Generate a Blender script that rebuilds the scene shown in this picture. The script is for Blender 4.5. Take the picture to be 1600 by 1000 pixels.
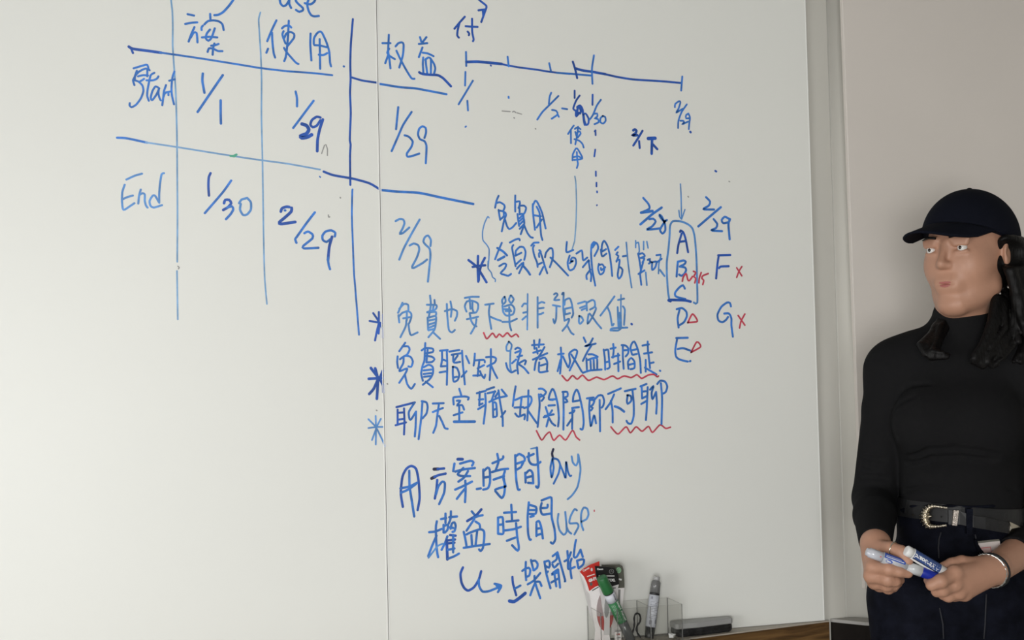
import bpy, bmesh, math, random
import numpy as np
from mathutils import Vector, Matrix

for o in list(bpy.data.objects):
    bpy.data.objects.remove(o)
S = bpy.context.scene
COL = S.collection

# ------------------------------------------------------------------ camera
F = 2000.0
YAW, PITCH, ROLL = math.radians(15.5), math.radians(2.0), math.radians(-1.3)
CAM = Vector((0.0, -2.60, 1.30))
R3 = (Matrix.Rotation(-YAW, 3, 'Z') @ Matrix.Rotation(math.pi/2 + PITCH, 3, 'X') @ Matrix.Rotation(ROLL, 3, 'Z'))
cd = bpy.data.cameras.new('camera')
cd.sensor_width = 36.0
cd.lens = 36.0*F/1600.0
cd.clip_start = 0.05
cam = bpy.data.objects.new('camera', cd)
COL.objects.link(cam)
cam.matrix_world = Matrix.Translation(CAM) @ R3.to_4x4()
S.camera = cam

def ray(px, py):
    return R3 @ Vector(((px-800.0)/F, (500.0-py)/F, -1.0))
def on_y(px, py, y):
    d = ray(px, py); return CAM + d*((y-CAM.y)/d.y)
def on_z(px, py, z):
    d = ray(px, py); return CAM + d*((z-CAM.z)/d.z)
def on_x(px, py, x):
    d = ray(px, py); return CAM + d*((x-CAM.x)/d.x)

# ------------------------------------------------------------------ light
S.view_settings.view_transform = 'Standard'
S.view_settings.look = 'None'
S.view_settings.gamma = 1.0
S.view_settings.use_curve_mapping = False
S.view_settings.exposure = 0.0
w = bpy.data.worlds.new('world'); S.world = w
w.use_nodes = True
w.node_tree.nodes['Background'].inputs[0].default_value = (0.9, 0.92, 1.0, 1)
w.node_tree.nodes['Background'].inputs[1].default_value = 0.05
def area(name, loc, sx, sy, power, col, rot=(0, 0, 0)):
    l = bpy.data.lights.new(name, 'AREA'); l.shape = 'RECTANGLE'
    l.size, l.size_y, l.energy, l.color = sx, sy, power, col
    o = bpy.data.objects.new(name, l); COL.objects.link(o)
    o.location = loc; o.rotation_euler = rot
    return o
CEIL = 2.62
area('ceiling_light', (-0.95, -1.60, CEIL-0.03), 1.2, 0.6, 1, (1.0, 0.985, 0.95))
area('ceiling_light', (2.0, -1.60, CEIL-0.03), 1.8, 1.2, 1.5, (1.0, 0.965, 0.94))
area('fill_light', (-1.70, -1.9, 0.75), 0.9, 1.3, 33, (0.98, 0.985, 0.99), (0, math.radians(-90), 0))  # added soft fill from the left, no actual window
area('fill_light', (-1.00, -4.85, 1.10), 1.3, 1.2, 99, (0.99, 0.99, 0.99), (math.radians(90), 0, 0))  # second added fill lamp, behind the camera
S.cycles.transparent_max_bounces = 32

# ------------------------------------------------------------------ materials
MATS = {}
def mat(name, col, rough=0.5, metal=0.0, noise=None, bump=None, alpha=None, trans=0.0, spec=0.5, coat=0.0, wood=False):
    if name in MATS: return MATS[name]
    m = bpy.data.materials.new(name); m.use_nodes = True
    nt = m.node_tree; b = nt.nodes['Principled BSDF']
    b.inputs['Base Color'].default_value = (*col, 1)
    b.inputs['Roughness'].default_value = rough
    b.inputs['Metallic'].default_value = metal
    b.inputs['Specular IOR Level'].default_value = spec
    b.inputs['Coat Weight'].default_value = coat
    b.inputs['Transmission Weight'].default_value = trans
    if alpha is not None: b.inputs['Alpha'].default_value = alpha
    tc = nt.nodes.new('ShaderNodeTexCoord')
    if noise:
        sc, amt = noise[0], noise[1]
        mp = nt.nodes.new('ShaderNodeMapping'); nt.links.new(tc.outputs['Object'], mp.inputs[0])
        mp.inputs['Scale'].default_value = noise[2] if len(noise) > 2 else (1, 1, 1)
        n = nt.nodes.new('ShaderNodeTexNoise'); n.inputs['Scale'].default_value = sc; n.inputs['Detail'].default_value = 5
        nt.links.new(mp.outputs[0], n.inputs['Vector'])
        r = nt.nodes.new('ShaderNodeValToRGB')
        r.color_ramp.elements[0].position = 0.3; r.color_ramp.elements[1].position = 0.7
        r.color_ramp.elements[0].color = (*[c*(1-amt) for c in col], 1)
        r.color_ramp.elements[1].color = (*[min(1, c*(1+amt)) for c in col], 1)
        nt.links.new(n.outputs['Fac'], r.inputs[0]); nt.links.new(r.outputs[0], b.inputs['Base Color'])
    if bump:
        mp2 = nt.nodes.new('ShaderNodeMapping'); nt.links.new(tc.outputs['Object'], mp2.inputs[0])
        mp2.inputs['Scale'].default_value = bump[2] if len(bump) > 2 else (1, 1, 1)
        n2 = nt.nodes.new('ShaderNodeTexNoise'); n2.inputs['Scale'].default_value = bump[0]; n2.inputs['Detail'].default_value = 4
        nt.links.new(mp2.outputs[0], n2.inputs['Vector'])
        bp = nt.nodes.new('ShaderNodeBump'); bp.inputs['Strength'].default_value = bump[1]
        bp.inputs['Distance'].default_value = bump[3] if len(bump) > 3 else 0.002
        nt.links.new(n2.outputs['Fac'], bp.inputs['Height']); nt.links.new(bp.outputs[0], b.inputs['Normal'])
    MATS[name] = m
    return m

def wood_mat():
    m = bpy.data.materials.new('brown_wood'); m.use_nodes = True
    nt = m.node_tree; b = nt.nodes['Principled BSDF']; b.inputs['Roughness'].default_value = 0.5; b.inputs['Specular IOR Level'].default_value = 0.25
    tc = nt.nodes.new('ShaderNodeTexCoord'); mp = nt.nodes.new('ShaderNodeMapping')
    mp.inputs['Scale'].default_value = (1.2, 1.2, 14)
    nt.links.new(tc.outputs['Object'], mp.inputs[0])
    n = nt.nodes.new('ShaderNodeTexNoise'); n.inputs['Scale'].default_value = 6; n.inputs['Detail'].default_value = 8; n.inputs['Distortion'].default_value = 0.8
    nt.links.new(mp.outputs[0], n.inputs['Vector'])
    r = nt.nodes.new('ShaderNodeValToRGB')
    r.color_ramp.elements[0].position = 0.32; r.color_ramp.elements[0].color = (0.062, 0.031, 0.010, 1)
    r.color_ramp.elements[1].position = 0.68; r.color_ramp.elements[1].color = (0.185, 0.098, 0.034, 1)
    nt.links.new(n.outputs['Fac'], r.inputs[0]); nt.links.new(r.outputs[0], b.inputs['Base Color'])
    return m

# ------------------------------------------------------------------ helpers
def link(name, me, m=None, parent=None, loc=None):
    o = bpy.data.objects.new(name, me); COL.objects.link(o)
    if m is not None:
        for x in (m if isinstance(m, (list, tuple)) else [m]): me.materials.append(x)
    if parent is not None: o.parent = parent
    if loc is not None: o.location = loc
    return o
def tag(o, label=None, cat=None, group=None, kind=None):
    if label: o['label'] = label
    if cat: o['category'] = cat
    if group: o['group'] = group
    if kind: o['kind'] = kind
    return o
def empty(name, mw, label, cat, group=None):
    o = bpy.data.objects.new(name, None); COL.objects.link(o)
    o.matrix_world = mw if isinstance(mw, Matrix) else Matrix.Translation(mw)
    o.empty_display_size = 0.05
    return tag(o, label, cat, group)
def obj(name, bm, m, parent=None, smooth=False, bevel=0.0, loc=None):
    me = bpy.data.meshes.new(name)
    bmesh.ops.recalc_face_normals(bm, faces=bm.faces[:])
    bm.to_mesh(me); bm.free()
    if smooth:
        for p in me.polygons: p.use_smooth = True
    o = link(name, me, m, parent, loc)
    if bevel:
        md = o.modifiers.new('bevel', 'BEVEL'); md.width = bevel; md.segments = 3; md.limit_method = 'ANGLE'
    return o
def box(bm, x0, x1, y0, y1, z0, z1):
    vs = [bm.verts.new((x, y, z)) for x in (x0, x1) for y in (y0, y1) for z in (z0, z1)]
    for f in ((0, 1, 3, 2), (4, 6, 7, 5), (0, 4, 5, 1), (2, 3, 7, 6), (0, 2, 6, 4), (1, 5, 7, 3)):
        bm.faces.new([vs[i] for i in f])
def prism(bm, pts, z0, z1):
    lo = [bm.verts.new((p[0], p[1], z0)) for p in pts]; hi = [bm.verts.new((p[0], p[1], z1)) for p in pts]
    n = len(pts)
    bm.faces.new(lo); bm.faces.new(hi)
    for i in range(n): bm.faces.new((lo[i], lo[(i+1) % n], hi[(i+1) % n], hi[i]))
def tube(bm, pts, rad, seg=10, closed=False):
    pts = [Vector(p) for p in pts]; n = len(pts); rings = []
    up = Vector((0.13, 0.21, 0.97)).normalized()
    for i, p in enumerate(pts):
        a = pts[(i-1) % n] if (closed or i > 0) else pts[i]
        b = pts[(i+1) % n] if (closed or i < n-1) else pts[i]
        t = (b-a).normalized(); s = t.cross(up)
        if s.length < 0.05: s = t.cross(Vector((1, 0, 0)))
        s.normalize(); q = s.cross(t)
        r = rad[i] if isinstance(rad, (list, tuple)) else rad
        rings.append([bm.verts.new(p + (s*math.cos(2*math.pi*k/seg)+q*math.sin(2*math.pi*k/seg))*r) for k in range(seg)])
    m = n if closed else n-1
    for i in range(m):
        A, B = rings[i], rings[(i+1) % n]
        for k in range(seg): bm.faces.new((A[k], A[(k+1) % seg], B[(k+1) % seg], B[k]))
    if not closed: bm.faces.new(rings[0]); bm.faces.new(rings[-1])
def lathe(bm, prof, seg=28, sides=None):
    """prof: (radius, z); closed with caps"""
    rings = []
    for r, z in prof:
        rings.append([bm.verts.new((r*math.cos(2*math.pi*k/seg), r*math.sin(2*math.pi*k/seg), z)) for k in range(seg)])
    for A, B in zip(rings, rings[1:]):
        for k in range(seg): bm.faces.new((A[k], A[(k+1) % seg], B[(k+1) % seg], B[k]))
    bm.faces.new(rings[0]); bm.faces.new(rings[-1])
def axis_matrix(a, b, roll_to=None):
    """frame with z from a to b; x turned towards roll_to"""
    z = (Vector(b)-Vector(a)).normalized()
    t = Vector(roll_to) if roll_to is not None else Vector((0, -1, 0))
    x = (t - z*t.dot(z)).normalized(); y = z.cross(x)
    M = Matrix((x, y, z)).transposed().to_4x4()
    return Matrix.Translation(a) @ M
def text_obj(name, body, size, m, parent, mw, bold=0.0, extrude=0.0):
    """lettering converted to a mesh; mw places it (x = reading direction, z = outward)"""
    c = bpy.data.curves.new(name, 'FONT'); c.body = body; c.size = size
    c.align_x = 'CENTER'; c.align_y = 'CENTER'; c.offset = bold; c.extrude = extrude
    t = bpy.data.objects.new(name, c); COL.objects.link(t)
    dg = bpy.context.evaluated_depsgraph_get()
    me = bpy.data.meshes.new_from_object(t.evaluated_get(dg))
    bpy.data.objects.remove(t); bpy.data.curves.remove(c)
    o = link(name, me, m, parent)
    o.matrix_local = mw
    return o
def catmull(P, step=0.35):
    if len(P) < 3: return P
    P = [np.array(p, float) for p in P]
    Q = [2*P[0]-P[1]] + P + [2*P[-1]-P[-2]]
    out = []
    for i in range(1, len(Q)-2):
        a, b, c, d = Q[i-1], Q[i], Q[i+1], Q[i+2]
        n = max(2, min(7, int(np.linalg.norm(c-b)/2.2)))
        ta = 0.75
        for k in range(n):
            t = k/n
            m1, m2 = (c-a)*0.5*ta, (d-b)*0.5*ta
            t2, t3 = t*t, t*t*t
            out.append((2*t3-3*t2+1)*b+(t3-2*t2+t)*m1+(-2*t3+3*t2)*c+(t3-t2)*m2)
    out.append(P[-1])
    return out

# ------------------------------------------------------------------ setting
wall_paint = mat('wall_paint', (0.60, 0.585, 0.535), 0.7, noise=(3.0, 0.03), bump=(260, 0.08))
strip_paint = wall_paint
grey_paint = mat('grey_board', (0.68, 0.632, 0.585), 0.6, noise=(2.0, 0.03), bump=(300, 0.06))
floor_m = mat('grey_carpet', (0.42, 0.42, 0.41), 0.9, noise=(60, 0.25), bump=(300, 0.5))
ceil_m = mat('ceiling_white', (0.20, 0.20, 0.195), 0.8, noise=(5, 0.03))
board_m = mat('white_board_glass', (0.80, 0.805, 0.765), 0.34, spec=0.12, noise=(1.2, 0.012))
edge_m = mat('board_edge_glint', (0.84, 0.84, 0.81), 0.35)  # lighter than the board, so the edge highlight is painted in

SURF = 0.0                      # front of the whiteboards
THK = 0.010
XC = on_y(1318, 870, THK).x     # the wall starts to curve forward here
YR = -0.045                     # plane of the projecting wall on the right
bm = bmesh.new(); box(bm, -1.87, XC+0.4, THK, THK+0.12, 0, CEIL)
tag(obj('wall_back', bm, wall_paint, loc=None), kind='structure')
bm = bmesh.new()
rc = 0.048
prof = [(XC+rc*math.sin(t), THK-rc+rc*math.cos(t)) for t in [math.radians(78)*i/14 for i in range(15)]]
prof += [(XC+rc+0.002, YR+0.004), (XC+rc+0.006, YR), (3.0, YR), (3.0, THK)]
prism(bm, prof, 0, CEIL)
wr = tag(obj('wall_right', bm, wall_paint, smooth=False), kind='structure')
for p in wr.data.polygons:
    if abs(p.normal.z) < 0.5 and p.normal.y > -0.999: p.use_smooth = True
bm = bmesh.new(); box(bm, 3.0, 3.12, -5.0, THK, 0, CEIL); tag(obj('wall_far_right', bm, wall_paint), kind='structure')
bm = bmesh.new(); box(bm, -1.75-0.12, -1.75, -5.0, THK, 0, CEIL); tag(obj('wall_left', bm, wall_paint), kind='structure')
bm = bmesh.new(); box(bm, -1.75, 3.0, -5.12, -5.0, 0, CEIL); tag(obj('wall_front', bm, wall_paint), kind='structure')
bm = bmesh.new(); box(bm, -1.87, 3.12, -5.12, THK+0.12, -0.1, 0); tag(obj('floor', bm, floor_m), kind='structure')
bm = bmesh.new(); box(bm, -1.87, 3.12, -5.12, THK+0.12, CEIL, CEIL+0.1); tag(obj('ceiling', bm, ceil_m), kind='structure')

# grey board mounted on the projecting wall
yp1, yp0 = YR-0.006, YR-0.018
e0, e1 = on_y(1316, 0, yp0), on_y(1349, 870, yp0)
zb = on_y(1350, 921, yp0).z
sl = (e0.x-e1.x)/(e0.z-e1.z)
bm = bmesh.new()
q = [(e1.x+sl*(zb-e1.z), zb), (2.95, zb), (2.95, 2.5), (e1.x+sl*(2.5-e1.z), 2.5)]
f0 = [bm.verts.new((x, yp0, z)) for x, z in q]; f1 = [bm.verts.new((x, yp1, z)) for x, z in q]
bm.faces.new(f0); bm.faces.new(f1)
for i in range(4): bm.faces.new((f0[i], f0[(i+1) % 4], f1[(i+1) % 4], f1[i]))
tag(obj('wall_panel', bm, grey_paint, bevel=0.0015), 'large plain grey board on the wall behind the person', 'wall panel')

# ------------------------------------------------------------------ whiteboards
zbot = on_y(1200, 976.6, SURF).z
xseam_t, xseam_b = on_y(589.4, 30, SURF).x, on_y(607.7, 990, SURF).x
XS = on_y(597.4, 480, SURF).x
XRR = on_y(1274, 500, SURF).x
ZT = 2.45
def board(name, x0, x1, label):
    t = empty(name, Vector(((x0+x1)/2, SURF, zbot)), label, 'whiteboard', 'white glass boards on the wall')
    bm = bmesh.new(); box(bm, x0-(x0+x1)/2, x1-(x0+x1)/2, 0, THK-0.0005, 0, ZT-zbot)
    obj('panel', bm, board_m, t, bevel=0.0012)
    e0_, e1_ = x0-(x0+x1)/2, x1-(x0+x1)/2            # added strips on the glass edges, their bright glint put into the colour
    for nm, b_ in (('bottom_edge_glint', (e0_, e1_, 0, 0.0022)), ('side_edge_glint', (e1_-0.0024, e1_, 0.0022, ZT-zbot)), ('side_edge_glint', (e0_, e0_+0.0024, 0.0022, ZT-zbot))):
        bm = bmesh.new(); box(bm, b_[0], b_[1], -0.0007, 0.002, b_[2], b_[3]); obj(nm, bm, edge_m, t, bevel=0.0004)
    return t
BL = board('whiteboard', -1.0, XS-0.0006, 'left white glass board with the table and its Start and End rows')
BR = board('whiteboard', XS+0.0006, XRR, 'right white glass board with the lines of notes and the time line')

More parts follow.
